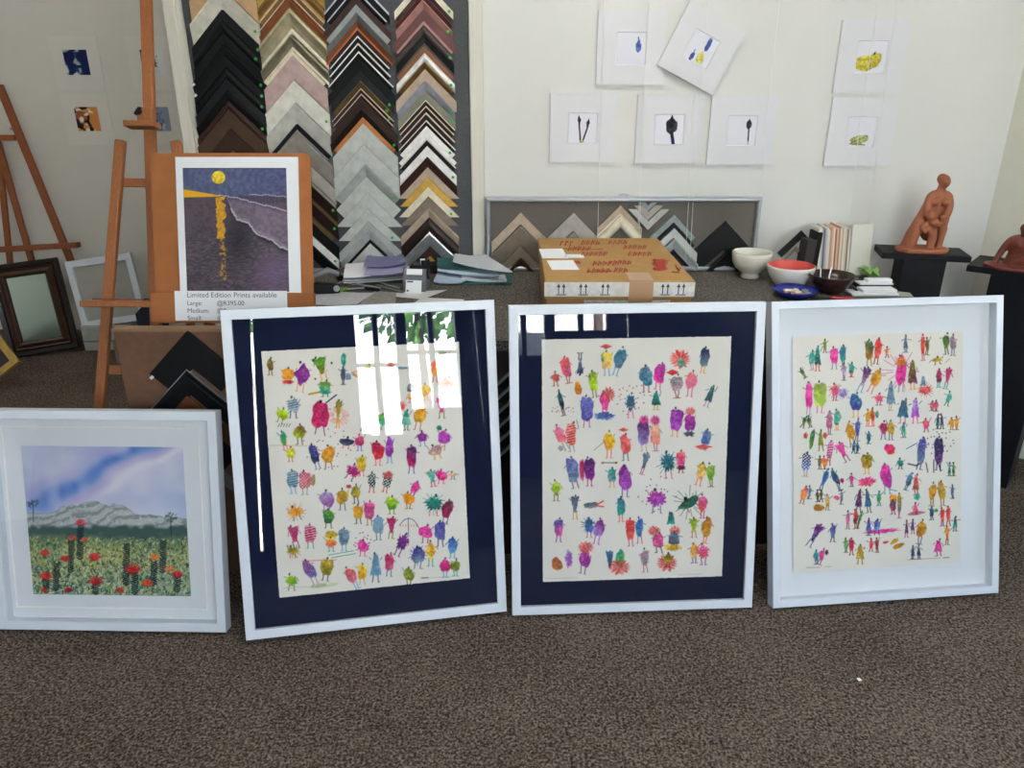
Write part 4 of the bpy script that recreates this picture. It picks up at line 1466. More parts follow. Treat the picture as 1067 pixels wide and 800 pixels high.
def w7(c): c.shape('b', 48, 76, 56, 34, -14, np.array(hx('8f9a4a')), np.array(hx('b3b96a'))); c.shape('b', 52, 72, 34, 18, -14, np.array(hx('c3cb8a'))); c.line(18, 88, 70, 92, 3, np.array(hx('6a7a3c'))); c.line(22, 86, 74, 62, 2, DK, .6)
def wall_work(cx, cy, size, ang, painter, label, cords, fwd=0, win=(.44, .46), woff=(-.012, .0), group='small mounted studies on the back wall'):
    p = at(cx, cy, Y=YB - .012 - fwd)
    M = Matrix.Translation((p.x, YB - .012 - fwd, p.z)) @ Matrix.Rotation(R(ang), 4, 'Y') @ Matrix.Rotation(PI / 2, 4, 'X')
    root = empty('mounted_study', mw=M)
    tag(root, label, 'mounted study', group)
    s = size
    w, l = s * win[0], s * win[1]
    # window mount: front board with bevelled opening over a backing
    b = ring(s, s, [(0, 0), (0, .003), ((s - w) / 2 - .001, .003), ((s - w) / 2 + .0015, 0)], y0=-s / 2)
    b.build('window_mount', M_STUDY, root)
    MB().box((-s / 2, -s / 2, -.009), (s / 2, s / 2, -.0005)).build('backing', M_STUDY, root)
    c = unit_canvas(); painter(c)
    painted_sheet('study', c, w + .003, w + .003, M_PAINT, root, (0, 0, -.0004), .0006)
    Mi = M.inverted()
    for x0, dx in cords:
        q0 = at(x0, cy, Y=YB - .009)
        a = Vector((q0.x, YB - .002, 2.6)); bb = Vector((q0.x + dx, YB - .105, .86))
        MB().tube([Mi @ a, Mi @ Vector((q0.x + dx * .5, YB - .0235 - fwd, p.z + .0)), Mi @ Vector((q0.x + dx * .8, YB - .06, 1.2)), Mi @ bb], .0011, 6).build('hanging_cord', M_CORD, root)
    return root
wall_work(657.5, 50.5, .262, 0, w1, 'mounted study of one blue aubergine, upper left on the wall', [(672, .01)])
wall_work(730.5, 51, .247, 26, w2, 'crooked mounted study of two blue shapes and a yellow one, tilted on its cords', [(732, 0)], fwd=.014)
wall_work(607, 133.5, .262, 0, w3, 'mounted study of two dark asparagus spears, lower left on the wall', [(625, 0)])
wall_work(697, 135, .262, 0, w4, 'mounted study of one broad dark artichoke shape on the wall', [(668, 0), (720, 0)])
wall_work(773, 136, .262, 0, w5, 'mounted study of one slim dark stem on the wall, below the crooked one', [(796, .0)])
wall_work(908, 59.5, .262, 0, w6, 'mounted study of a yellow pear shape, upper one of the right pair', [(925, 0)])
wall_work(897, 137.5, .262, 0, w7, 'mounted study of a pale green pod, lower one of the right pair', [(893, 0)])

# small prints on the alcove wall
def prt(seed, cols):
    def f(c):
        rg = np.random.default_rng(seed)
        n = smooth_noise(c.X.shape, 5, rg); n2 = smooth_noise(c.X.shape, 9, rg)
        cc = [np.array(hx(k)) for k in cols]
        c.img[:] = cc[0]
        for k, col in enumerate(cc[1:]):
            m = np.clip((smooth_noise(c.X.shape, 4 + k, rg) - .56) * 8, 0, 1)
            c.put(np.s_[:, :], m, col)
        c.put(np.s_[:, :], np.clip((c.X - 74 + 26 * n - 6 * n2) / 6, 0, 1), cc[-1])
    return f
for cx, cy, cols, seed, lab in ((80, 65, ('d5dad8', '39406e', '9fb0ae', '202a5a'), 4, 'small blue and white print on the alcove wall, upper left of four'),
                          (91.5, 124, ('e2dccb', '9a5a3a', '2a2422', 'd08a4a'), 9, 'small orange and black print on the alcove wall, lower left of four'),
                          (160, 65, ('cfd0d6', '4a4a60', '2d2838', 'd6d8da'), 6, 'small dark blue print on the alcove wall behind the easel mast, upper right'),
                          (165, 124, ('b9c2cc', '39404e', '6f7f96', '8a93a8'), 8, 'small slate blue print on the alcove wall behind the easel mast, lower right')):
    p = at(cx, cy, Y=YA - .004)
    r = empty('small_print', loc=(p.x, YA - .006, p.z), rot=(PI / 2, 0, 0))
    tag(r, lab, 'print', 'small prints on the alcove wall')
    MB().box((-.14, -.15, -.004), (.14, .14, 0)).build('mount', mat('pale_print_mount', 'd6d3cc', .8), r)
    c = unit_canvas(50); prt(seed, cols)(c)
    painted_sheet('picture', c, .138, .136, M_PAINT, r, (0, 0, .0), .001)
# ------------------------------------------------------------------ middle easel with the holder, print and sign
LEAN = R(17)
NE = Vector((0, -math.cos(LEAN), math.sin(LEAN)))
UE = Vector((0, math.sin(LEAN), math.cos(LEAN)))
PE = Vector((0, 2.515, .802))
def oe(x, y, off=0.0): return on(x, y, PE + NE * off, NE)
def down_to_floor(a, b):
    """extend the line a->b until it reaches the floor"""
    d = b - a
    return a + d * (a.z / -d.z)
easel = empty('display_easel', loc=(-1.25, 2.4, 0))
tag(easel, 'tall varnished wooden easel in the middle, holding the moonlit beach print', 'easel', None)
def part(mb, name, m, parent):
    """build world-space geometry as a child of an unrotated empty"""
    return mb.build(name, m, parent, loc=-Vector(parent.location))
ma = oe(152, -14); mb_ = oe(161.5, 300)
mfoot = down_to_floor(ma, mb_)
mfoot = mb_ + (mfoot - mb_) * .72
part(MB().bar(ma, mfoot, .034, .026, up=NE, bev=.003), 'mast', M_PINE, easel)
lt = oe(126, 146, .0); lb = oe(103.5, 428, .0); lf = down_to_floor(lt, lb)
ltt = lt + (lt - lb).normalized() * .0
part(MB().bar(lf, ltt, .033, .024, up=NE, bev=.004), 'leg', M_PINE, easel)
xm = (ma.x + mb_.x) / 2
mir = lambda p: Vector((2 * xm + .02 - p.x, p.y, p.z))
rt = oe(183, 147); rf = mir(lf)
part(MB().bar(rf, rt, .033, .024, up=NE, bev=.004), 'leg', M_PINE, easel)
bt = oe(155, 190, -.05); part(MB().bar(bt, (bt.x - .05, 3.12, 0.005), .034, .022, up=(1, 0, 0), bev=.003), 'back_leg', M_PINE, easel)
ca, cb = oe(121, 190, -.02), oe(186, 191, -.02)
part(MB().bar(ca, cb, .028, .018, up=NE, bev=.002), 'crossbar', M_PINE, easel)
ca, cb = oe(106, 385, -.02), oe(106, 385, -.02); cb = mir(ca)
part(MB().bar(ca, cb, .03, .018, up=NE, bev=.002), 'crossbar', M_PINE, easel)
sa = oe(89, 316.5, .045); sb = Vector((mir(sa).x + .0, sa.y, sa.z - .003))
sh = part(MB().bar(sa, sb, .020, .075, up=NE, bev=.003), 'canvas_shelf', M_PINE, easel)
kn = oe(161, 318, .05)
part(MB().bar(oe(97, 311.5, .065), oe(150, 312.5, .065), .006, .012, up=NE), 'shelf_lip', mat('darker_easel_wood', '7d3f20', .45, var=.15, vscale=9), easel)
ta = oe(151.5, 112, .016); tb = oe(152, 128, .016)
part(MB().bar(ta, tb, .05, .02, up=NE, bev=.003), 'clamp_block', M_PINE, easel)
ta = oe(132, 130, .035); tb = oe(164, 130.5, .035)
part(MB().bar(ta, tb, .019, .055, up=NE, bev=.003), 'clamp_bar', M_PINE, easel)
kp = oe(144.5, 116, .03)
part(MB().ball(kp, .011, sub=2).ball(kp + Vector((.006, -.006, .008)), .007).ball(kp + Vector((-.008, -.004, -.005)), .007), 'clamp_knob', M_BLACK, easel)

# holder: back sheet with a pocket along its lower edge
HM = Matrix((Vector((1, 0, 0)), UE, NE)).transposed().to_4x4()
hp = Vector((-.921, 2.448, .804))
HM.translation = hp
hold = empty('cardboard_holder', mw=HM)
tag(hold, 'brown cardboard print holder with a front pocket on the middle easel', 'print holder')
def hloc(x, y, off=0.0):
    return HM.inverted() @ on(x, y, hp + NE * off, NE)
def hbox(x0, y0, x1, y1, z0, z1, rnd=0.0):
    """rectangle measured on the holder's plane, x/y from the photograph's corner points"""
    a, b = hloc(x0, y1), hloc(x1, y0)
    return (a.x, a.y, z0), (b.x, b.y, z1)
W2 = .262
bk = MB().prism([(-W2, .0), (W2, .0), (W2, .536), (W2 - .014, .55), (-W2 + .014, .55), (-W2, .536)], -.006, 0)
bk.build('back_sheet', M_HOLD, hold)
PKH = hloc(247, 305, .024).y
pk = MB().box((-W2 - .006, -.002, .02), (W2 + .006, PKH, .024), bev=.001).box((-W2 - .006, -.002, -.004), (-W2 - .002, PKH, .02)).box((W2 + .002, -.002, -.004), (W2 + .006, PKH, .02)).box((-W2, -.004, -.004), (W2, .0, .022))
pk.build('front_pocket', M_HOLD, hold)
# print in white mount resting inside the pocket
c0, c1 = hloc(182.5, 163.5, .008), hloc(313.5, 304, .008)
PMX = (c0.x + c1.x) / 2; PWm, PLm = c1.x - c0.x, c0.y - .012
pm = empty('mounted_print', mw=HM @ Matrix.Translation((PMX, .012, .0015)))
tag(pm, 'white mounted print of a yellow moon over a dark beach in the cardboard holder', 'mounted print')
wl = Vector((hloc(195, 303, .006).x - PMX, hloc(247, 304, .006).y - .012, 0)); wr = Vector((hloc(300, 240, .006).x - PMX, hloc(250, 175, .006).y - .012, 0))
mw0, mw1, ml0, ml1 = wl.x, wr.x, wl.y, wr.y
b = MB()
b.box((-PWm / 2, 0, .004), (mw0, PLm, .007)).box((mw1, 0, .004), (PWm / 2, PLm, .007)).box((mw0, ml1, .004), (mw1, PLm, .007)).box((mw0, 0, .004), (mw1, ml0, .007))
b.build('window_mount', M_WMAT, pm)
MB().box((-PWm / 2, 0, 0), (PWm / 2, PLm, .0038)).build('backing', M_WMAT, pm)
painted_sheet('picture', moon_canvas(), mw1 - mw0 + .003, ml1 - ml0 + .003, M_PAINT, pm, ((mw0 + mw1) / 2, (ml0 + ml1) / 2, .0039), .0008)
# price sign on the pocket
s0, s1 = hloc(183, 338, .025), hloc(299, 303, .025)
sg = empty('price_sign', mw=HM @ Matrix.Translation(((s0.x + s1.x) / 2, .004, .0245)))
tag(sg, 'white paper price sign for limited edition prints on the holder pocket', 'sign')
SWd = s1.x - s0.x; SHt = s1.y - .004
MB().box((-SWd / 2, 0, 0), (SWd / 2, SHt, .0006)).build('paper', M_WHITEP, sg)
def text(body, size, x, y, parent, m, z=.0008, name='lettering', sx=1.0, bold=0.0):
    cu = bpy.data.curves.new(name, 'FONT'); cu.body = body; cu.size = size; cu.extrude = .0001; cu.offset = bold
    o = bpy.data.objects.new(name, cu); COL.objects.link(o)
    bpy.context.view_layer.update()
    me = bpy.data.meshes.new_from_object(o.evaluated_get(bpy.context.evaluated_depsgraph_get()))
    bpy.data.objects.remove(o)
    o = bpy.data.objects.new(name, me); COL.objects.link(o)
    me.materials.clear(); me.materials.append(m)
    o.parent = parent; o.location = (x, y, z); o.scale = (sx, 1, 1)
    return o
M_SIGNINK = mat('sign_ink', '55586a', .8)
lx = -SWd / 2 + .040
text('Limited Edition Prints available', .0235, lx, SHt - .021, sg, M_SIGNINK, sx=1.02)
for i, (w, pr) in enumerate((('Large:', '@R395.00'), ('Medium:', '@R'), ('Small:', '@R'))):
    text(w, .021, lx, SHt - .047 - .0245 * i, sg, M_SIGNINK)
    text(pr, .021, lx + .098, SHt - .047 - .0245 * i, sg, M_SIGNINK)

# ------------------------------------------------------------------ second easel and the mirrors in the alcove
LE2 = R(5)
N2 = Vector((0, -math.cos(LE2), math.sin(LE2)))
P2 = Vector((0, 4.72, .7))
def o2(x, y, off=0.0): return on(x, y, P2 + N2 * off, N2)
es2 = empty('display_easel', loc=(-3.0, 4.7, 0))
tag(es2, 'reddish wooden easel at the left edge, standing behind the brown framed mirror', 'easel')
a, b = o2(3, 98), o2(74, 272)
part(MB().bar(down_to_floor(a, b), a + (a - b) * .05, .042, .026, up=N2, bev=.004), 'leg', M_PINE2, es2)
xm2 = o2(16, 210).x - .20
m2 = lambda p: Vector((2 * xm2 - p.x, p.y, p.z))
part(MB().bar(m2(down_to_floor(a, b)), m2(a + (a - b) * .05), .042, .026, up=N2, bev=.004), 'leg', M_PINE2, es2)
a1, b1 = o2(-6, 136, -.02), o2(32, 268, -.02)
part(MB().bar(down_to_floor(a1, b1) * .6 + b1 * .4, a1, .036, .024, up=N2, bev=.003), 'mast', M_PINE2, es2)
a1, b1 = o2(0, 172, -.05), o2(10, 268, -.05)
part(MB().bar(b1 + (b1 - a1) * .5, a1 + (a1 - b1) * .2, .034, .02, up=N2, bev=.003), 'mast', M_PINE2, es2)
p0 = o2(16, 143.5, -.01)
part(MB().bar(p0, m2(p0), .034, .018, up=N2, bev=.002), 'crossbar', M_PINE2, es2)
p0 = o2(82, 255, .03); p1 = o2(0, 260, .03)
part(MB().bar(p0, p0 + (p1 - p0) * 1.8, .032, .05, up=N2, bev=.003), 'canvas_shelf', M_PINE2, es2)
k = o2(11, 134, .016); part(MB().ball(k, .010), 'wing_nut', M_STEEL, es2)

def mirror_mat():
    m = bpy.data.materials.new('mirror'); m.use_nodes = True
    b = m.node_tree.nodes['Principled BSDF']
    b.inputs['Metallic'].default_value = 1.0; b.inputs['Roughness'].default_value = .28
    b.inputs['Base Color'].default_value = hl('737b6e')
    return m
M_MIRROR = mirror_mat()
M_BROWNF = mat('dark_brown_frame', '3d2416', .4, var=.25, vscale=25)
M_BROWNR = mat('black_brown_rim', '1c1311', .45, var=.2, vscale=20)
bm_ = empty('framed_mirror', mw=lean_matrix(-2.80, 4.34, .018, 20, 12, 4.0))
tag(bm_, 'framed mirror in a wide dark brown moulding leaning below the left easel', 'mirror')
W, L = .37, .545
ring(W, L, [(0, -.05), (0, -.012), (.006, -.004), (.026, -.010), (.034, -.02), (.034, -.05)]).build('outer_rim', M_BROWNR, bm_)
ring(W - .066, L - .066, [(0, -.05), (0, -.016), (.006, -.008), (.016, -.014), (.034, .0), (.044, -.006), (.05, -.02), (.05, -.05)], y0=.033).build('moulding', M_BROWNF, bm_)
MB().box((-W / 2 + .08, .08, -.030), (W / 2 - .08, L - .08, -.026)).build('mirror_glass', M_MIRROR, bm_)
wm = empty('white_framed_mirror', mw=lean_matrix(-2.418, 4.47, .158, 2, 8, 7.6))
tag(wm, 'white framed mirror with its grey reflection painted flat, propped behind the middle easel leg', 'framed panel')
ring(.395, .405, [(0, -.025), (0, -.001), (.001, 0), (.036, 0), (.038, -.004), (.038, -.025)]).build('moulding', M_WFRAME, wm)
MB().box((-.395 / 2 + .037, .037, -.016), (.395 / 2 - .037, .405 - .037, -.012)).build('painted_reflection', mat('grey_reflection_paint', 'a3a099', .5), wm)  # flat grey stands in for the wall this mirror reflects
yf = empty('framed_picture', mw=lean_matrix(-2.866, 3.80, .112, 0, 30, -50))
tag(yf, 'small gold framed dark picture at the left edge, tipped on its corner', 'framed picture')
ring(.24, .22, [(0, -.02), (0, -.002), (.003, 0), (.036, -.004), (.038, -.02)]).build('moulding', mat('yellow_gold_frame', 'b3924a', .45, .2, var=.1), yf)
MB().box((-.085, .037, -.014), (.085, .183, -.010)).build('picture', mat('dark_picture', '2a2327', .6, var=.4, vscale=20), yf)
def carton(name, x0, y0, z0, x1, y1, z1, m, label, cat, rz=0, extra=None):
    c = Vector(((x0 + x1) / 2, (y0 + y1) / 2, z0))
    o = MB().box((x0 - c.x, y0 - c.y, 0), (x1 - c.x, y1 - c.y, z1 - z0), bev=.004).build(name, m, loc=c, rot=(0, 0, rz))
    tag(o, label, cat)
    return o
pc = carton('low_carton', -2.62, 4.44, 0, -2.33, 4.66, .152, mat('pale_grey_carton', 'a7a49d', .8, var=.08), 'low pale grey carton under the white framed mirror', 'carton', .12)
MB().box((-.145, -.113, .055), (.145, -.1105, .065)).build('lid_line', mat('carton_lid_line', '77746d', .8), pc)
pc2 = carton('low_carton', -2.30, 4.20, 0, -2.05, 4.5, .14, mat('taupe_carton', '8a7868', .8, var=.08), 'low taupe carton on the floor behind the brown panel', 'carton', -.1)
MB().box((-.125, -.153, .09), (.125, -.1505, .10)).build('lid_line', mat('carton_lid_line', '77746d', .8), pc2)
of = carton('folder', -2.29, 4.22, .141, -2.07, 4.46, .158, mat('olive_folder', '7d7a35', .7, var=.1), 'olive green folder lying on the taupe carton', 'folder', -.1)
MB().box((-.108, -.121, .004), (.108, -.119, .013)).build('pages', M_WHITEP, of)
bb = MB().prism([(-.07, 0), (.07, 0), (.075, .1), (.05, .15), (-.02, .16), (-.07, .11)], -.05, .05, M=Matrix.Rotation(PI / 2, 4, 'X')).build('bag', mat('dark_blue_cloth', '1f2433', .9, var=.2), loc=(-2.13, 4.36, .159))
tag(bb, 'dark blue folded cloth bag on the olive folder behind the easel', 'bag')
MB().tube([(-.03, 0, .15), (-.02, -.01, .19), (.03, -.01, .19), (.04, 0, .15)], .005, 8).build('handle', mat('dark_blue_cloth', '1f2433'), bb)

# ------------------------------------------------------------------ flat carton with tape on the counter
ZT = .801
bt_ = [at(555, 248, Z=.965), at(679, 248, Z=.965), at(731, 291, Z=.965), at(575, 292, Z=.965)]
bx0, bx1 = (bt_[0].x + bt_[3].x) / 2, (bt_[1].x + bt_[2].x) / 2
by0, by1 = bt_[3].y, bt_[0].y
cx, cy = (bx0 + bx1) / 2, (by0 + by1) / 2
BW, BD, BH = (bx1 - bx0) / 2 - .0, (by1 - by0) / 2, .965 - ZT
yaw_b = 0.0
hn = [0]
box = empty('flat_carton', loc=(cx, cy, ZT), rot=(0, 0, yaw_b))
tag(box, 'wide flat kraft carton with red handwriting on its lid, on the counter', 'carton')
MB().box((-BW + .006, -BD + .006, 0), (BW - .006, BD - .006, BH - .052), bev=.003).build('tray', M_CARDS, box)
MB().box((-BW, -BD, BH - .062), (BW, BD, BH), bev=.004).build('lid', M_CARD, box)
M_TAPEW = mat('white_print_tape', 'd3d0ca', .5, var=.12, vscale=60)
MB().box((-BW - .0015, -BD - .0018, BH - .052), (.03, -BD - .0005, BH - .006)).build('printed_tape', M_TAPEW, box)
tp = MB().box((.107, -BD - .0018, BH - .052), (BW + .0015, -BD - .0005, BH - .006)).build('printed_tape', M_TAPEW, box)
MB().box((-.11, -BD + .0040, BH - .088), (.03, -BD + .0055, BH - .066)).build('torn_tape', mat('torn_tape', 'c2bcb0', .5, var=.3, vscale=70), box)
MB().box((.107, -BD + .0040, BH - .090), (.165, -BD + .0055, BH - .066)).build('torn_tape', mat('torn_tape', 'c2bcb0'), box)
MB().box((.03, -BD - .003, BH - .062), (.107, -BD - .0008, BH + .001)).box((.03, -BD + .003, .01), (.107, -BD + .0055, BH - .062)).box((.03, -BD - .003, BH), (.107, -BD + .10, BH + .0012)).build('brown_tape', mat('brown_packing_tape', 'b08a68', .35), box)
def arrows(x, parent):
    b = MB()
    for dx in (-.008, .008):
        b.box((x + dx - .0016, -BD - .0024, BH - .044), (x + dx + .0016, -BD - .0019, BH - .020))
        b.prism([(x + dx - .006, 0), (x + dx + .006, 0), (x + dx, .012)], BD + .0019, BD + .0024, M=Matrix.Translation((0, 0, BH - .022)) @ Matrix.Rotation(PI / 2, 4, 'X'))
    b.box((x - .016, -BD - .0024, BH - .048), (x + .016, -BD - .0019, BH - .045))
    b.build('arrow_marks', M_INK, parent)
for x in (-.185, -.115, -.045, .145, .195): arrows(x, box)
def label_on(px4, name):
    p = [at(x, y, Z=.9655) - Vector((cx, cy, ZT)) for x, y in px4]
    b = MB(); b.prism([(q.x, q.y) for q in p], BH + .0002, BH + .0012)
    return b.build(name, M_WHITEP, box)
label_on([(565, 269), (592, 269), (586, 259), (561.5, 259.5)], 'paper_label')
label_on([(575, 281), (604, 281), (597, 271), (569.5, 271.5)], 'paper_label')
label_on([(589, 268.5), (609, 268.5), (607, 265), (588, 265)], 'paper_label')
hw = MB()
hr = random.Random(4)
def flush_line():
    global hw
    hw.build('handwriting_line', mat('red_marker', 'a5382a', .7), box); hw = MB()
def stroke(pts, r=.0023):
    P = [at(x, y, Z=.966) - Vector((cx, cy, ZT)) for x, y in pts]
    hw.tube([(p.x, p.y, BH + .0006) for p in P], r, 5)
for x in (584, 589, 594): stroke([(x, 255.5), (x + 1, 251), (x + 3, 252.5)])
for x0, y0, n, s in ((606, 252.5, 6, 5), (634, 252, 7, 5.2), (592, 258.5, 9, 5), (650, 257, 8, 5), (606, 264, 10, 4.6), (655, 264, 9, 5), (618, 274, 9, 5.2), (634, 273, 8, 5), (612, 281.5, 9, 5), (640, 281, 5, 5)):
    flush_line()
    for k in range(n // 2 + 1):
        x = x0 + k * s
        stroke([(x, y0 + 2.2), (x + 1.4, y0 - 2.4 + hr.random()), (x + 2.6, y0 + 1.8), (x + 3.6, y0 - 1.4 + hr.random())])
flush_line()
stroke([(583, 258.8), (628, 259.4)], .0012); flush_line(); stroke([(612, 283.2), (638, 282.6)], .0012); flush_line()
for k in range(12):
    stroke([(679 + hr.random() * 5, 270 + k * 1.0), (686 + hr.random() * 4, 270.6 + k * 1.0), (692 + hr.random() * 5, 269.8 + k * 1.0)], .0026)
flush_line()
stroke([(704, 276), (707, 282), (709, 279)]); stroke([(700, 283), (708, 284)])
flush_line()
hb = MB(); p = at(601, 273, Z=.966) - Vector((cx, cy, ZT)); hb.box((p.x - .012, p.y - .02, BH + .0002), (p.x + .012, p.y + .02, BH + .0009)); hb.build('red_sticker', mat('red_marker', 'a5382a'), box)

# ------------------------------------------------------------------ bowls and small things at the right of the counter
M_CREAMG = mat('cream_glaze', 'd5d2c4', .25, var=.04, vscale=12)
M_WHITEG = mat('white_glaze', 'dedcd4', .25, var=.05, vscale=10)
M_REDG = mat('coral_red_glaze', 'c9524a', .3, var=.05, vscale=10)
M_BLUEG = mat('cobalt_glaze', '26308a', .25, var=.25, vscale=30)
M_BROWNG = mat('dark_brown_glaze', '35201d', .25, var=.15, vscale=12)
o = MB().lathe([(0, .004), (.032, .004), (.036, .0), (.038, .004), (.034, .018), (.04, .024), (.062, .04), (.075, .065), (.078, .09), (.0785, .104), (.076, .106), (.074, .1), (.072, .085), (.062, .055), (.04, .035), (0, .03)]).build('footed_bowl', M_CREAMG, loc=(.968, 3.065, ZT))
tag(o, 'cream glazed footed bowl before the black samples on the counter', 'bowl')
o = MB().lathe([(0, .003), (.046, .0), (.05, .003), (.066, .02), (.082, .045), (.09, .075), (.0905, .082), (.088, .083)]).build('bowl', M_WHITEG, loc=(1.083, 2.93, ZT))
tag(o, 'white glazed bowl with a coral red inside', 'bowl')
MB().lathe([(.088, .083), (.0865, .08), (.078, .05), (.06, .025), (.04, .012), (0, .01)]).build('red_lining', M_REDG, o)
o = MB().lathe([(0, .002), (.05, .0), (.055, .003), (.07, .014), (.082, .028), (.0815, .030), (.068, .017), (.05, .008), (0, .007)]).build('dish', M_BLUEG, loc=(1.050, 2.775, ZT))
tag(o, 'shallow cobalt blue dish holding small pale shells', 'dish')
rg = random.Random(9)
for k in range(11):
    a, q_ = k * 2.4, .012 + .038 * ((k * .37) % 1)
    r_ = .010 + .004 * rg.random()
    s = MB().ball((0, 0, 0), r_, sc=(1.2, .9, .55)).ball((r_ * .7, 0, r_ * .12), r_ * .55, sc=(1.3, .8, .6)).build('shell', mat(('cream_shell', 'pink_shell', 'grey_shell')[k % 3], ('d9cfc0', 'b98a80', '8a8790')[k % 3], .5, var=.2, vscale=80), loc=(1.050 + q_ * math.cos(a), 2.775 + q_ * math.sin(a), ZT + .0165 + .003 * (k % 2)), rot=(.2, .1, a))
    tag(s, 'small shell lying in the cobalt blue dish', 'shell', 'shells in the blue dish')
o = MB().lathe([(0, .003), (.034, .0), (.037, .003), (.052, .016), (.072, .04), (.082, .066), (.0825, .071), (.080, .071), (.070, .044), (.05, .02), (0, .012)]).build('bowl', M_BROWNG, loc=(1.205, 2.83, ZT))
tag(o, 'dark brown glazed bowl before the row of mount samples', 'bowl')
for k in range(2):
    s = MB().tube([(0, 0, 0), (.004, .002, .035), (.012, .0, .07)], [.003, .003, .002], 8).build('brush_handle', M_WHITEP, loc=(1.172 + .03 * k, 2.835 + .01 * k, ZT + .022), rot=(0, -.35 + .2 * k, 0))
    tag(s, ('pale stick leaning in the dark brown bowl, left one', 'pale stick leaning in the dark brown bowl, right one')[k], 'stick')

# mount board sample strips
cols = ['ded8ca', 'e6e2d6', 'c9bfae', '6a6a78', 'a8aab5', 'd6d2c8', 'e2dccb', 'c99a78', 'd8b49a', 'e6ddcc', 'b0683e', 'd9c4ac', 'c08a64', 'e3dcca', 'cdb48e', 'e8e3d8', 'd5cab4', '8d7c66', 'e4dfd2']
x = 1.243
for k, c in enumerate(cols):
    t = .0068
    s = MB().box((-t / 2 + .0004, 0, 0), (t / 2 - .0004, .10, .195 + .006 * math.sin(k * 1.7) + .004 * (k > 9)), bev=.0004).build('mount_sample', mat('mount_edge_%d' % (k % 7) if False else 'mount_edge_' + c, c, .8), loc=(x + t * k, 3.07, ZT), rot=(0, R(-4.6), 0))
    tag(s, 'mount board sample strip standing edge-on in the upright row on the counter', 'mount sample', 'mount board samples in the upright row')
o = MB().box((-.045, -.001, 0), (.045, .001, .205)).build('mount_sample', mat('ivory_mount_card', 'dad7cb', .8), loc=(1.425, 3.10, ZT), rot=(R(-6), 0, R(8)))
tag(o, 'large ivory mount board card at the right end of the upright row', 'mount sample')
b, _ = corner_mesh(.09, .035, PROF['flat'], None, 'p', 1)
o = b.build('corner_sample', [cmat('black')[0]], loc=(1.175, 3.13, ZT + .178), rot=(R(-8), 0, 0)); tag(o, 'black corner sample propped on the counter left of the upright card row', 'frame sample')
b, _ = corner_mesh(.06, .02, PROF['slope'], None, 'p', 1)
o = b.build('corner_sample', [cmat('taupe')[0]], loc=(1.150, 3.105, ZT + .12), rot=(R(-8), 0, 0)); tag(o, 'smaller grey taupe corner sample leaning before the propped black one', 'frame sample')
o = MB().box((-.02, -.03, 0), (.02, .03, .158), bev=.002).build('sample_block', mat('charcoal_card', '35322f', .8, var=.15), loc=(1.180, 3.065, ZT), rot=(0, .06, .15)); tag(o, 'charcoal block of mount boards standing left of the pale strips', 'mount sample')
o = MB().box((-.012, -.04, 0), (.012, .04, .182), bev=.001).build('sample_block', M_BLACKM, loc=(1.222, 3.10, ZT), rot=(0, .03, 0)); tag(o, 'black block of mount boards directly left of the pale strips', 'mount sample')

def sheet(name, corners, z, m, label, cat, group=None, curl=.0, thick=.0006, n=10):
    """paper laid on the counter, four corners measured in the photograph"""
    P = [at(x, y, Z=z) for x, y in corners]
    c = sum(P, Vector()) / 4
    b = MB(); g = []
    for i in range(n + 1):
        row = []
        for j in range(n + 1):
            u, v = i / n, j / n
            p = (P[0] * (1 - u) + P[1] * u) * (1 - v) + (P[3] * (1 - u) + P[2] * u) * v - c
            zz = curl * ((2 * u - 1) ** 2)
            row.append((b.bm.verts.new((p.x, p.y, thick + zz)), b.bm.verts.new((p.x, p.y, zz))))
        g.append(row)
    for i in range(n):
        for j in range(n):
            b.bm.faces.new((g[i][j][0], g[i + 1][j][0], g[i + 1][j + 1][0], g[i][j + 1][0]))
            b.bm.faces.new((g[i][j][1], g[i][j + 1][1], g[i + 1][j + 1][1], g[i + 1][j][1]))
    for i in range(n):
        for a_, b_ in (((i, 0), (i + 1, 0)), ((n, i), (n, i + 1)), ((n - i, n), (n - i - 1, n)), ((0, n - i), (0, n - i - 1))):
            b.bm.faces.new((g[a_[0]][a_[1]][0], g[a_[0]][a_[1]][1], g[b_[0]][b_[1]][1], g[b_[0]][b_[1]][0]))
    o = b.build(name, m, loc=c)
    tag(o, label, cat, group)
    return o
# card packs, pens, knife
def slab(name, x0, x1, yb, z, d, h, m, label, cat, rz=0.0, group=None):
    """slab whose front lower edge runs from photo column x0 to x1 at row yb"""
    a, b = at(x0, yb, Z=z), at(x1, yb, Z=z)
    c = (a + b) / 2
    w = (b - a).length
    o = MB().box((-w / 2, 0, 0), (w / 2, d, h), bev=min(.001, h * .3)).build(name, m, loc=c, rot=(0, 0, rz))
    tag(o, label, cat, group)
    return o
slab('card_pack', 888, 937, 308.5, ZT, .075, .008, M_WHITEP, 'wide white card pack lying at the front right of the counter', 'cards', .02)
slab('card_pack', 899, 935, 304.8, ZT + .009, .055, .010, M_WHITEP, 'narrower white card pack stacked on the wide white one', 'cards', .03)
slab('card_case', 892, 933, 299, ZT, .06, .016, M_BLACKM, 'flat black case behind the white card packs', 'case', .0)
slab('card_pack', 896, 931, 297, ZT + .017, .05, .006, M_WHITEP, 'white card pack on the flat black case', 'cards', .0)
slab('card_pack', 904, 930, 294.5, ZT + .024, .035, .012, M_WHITEP, 'topmost white card pack, small, behind the others', 'cards', .03)
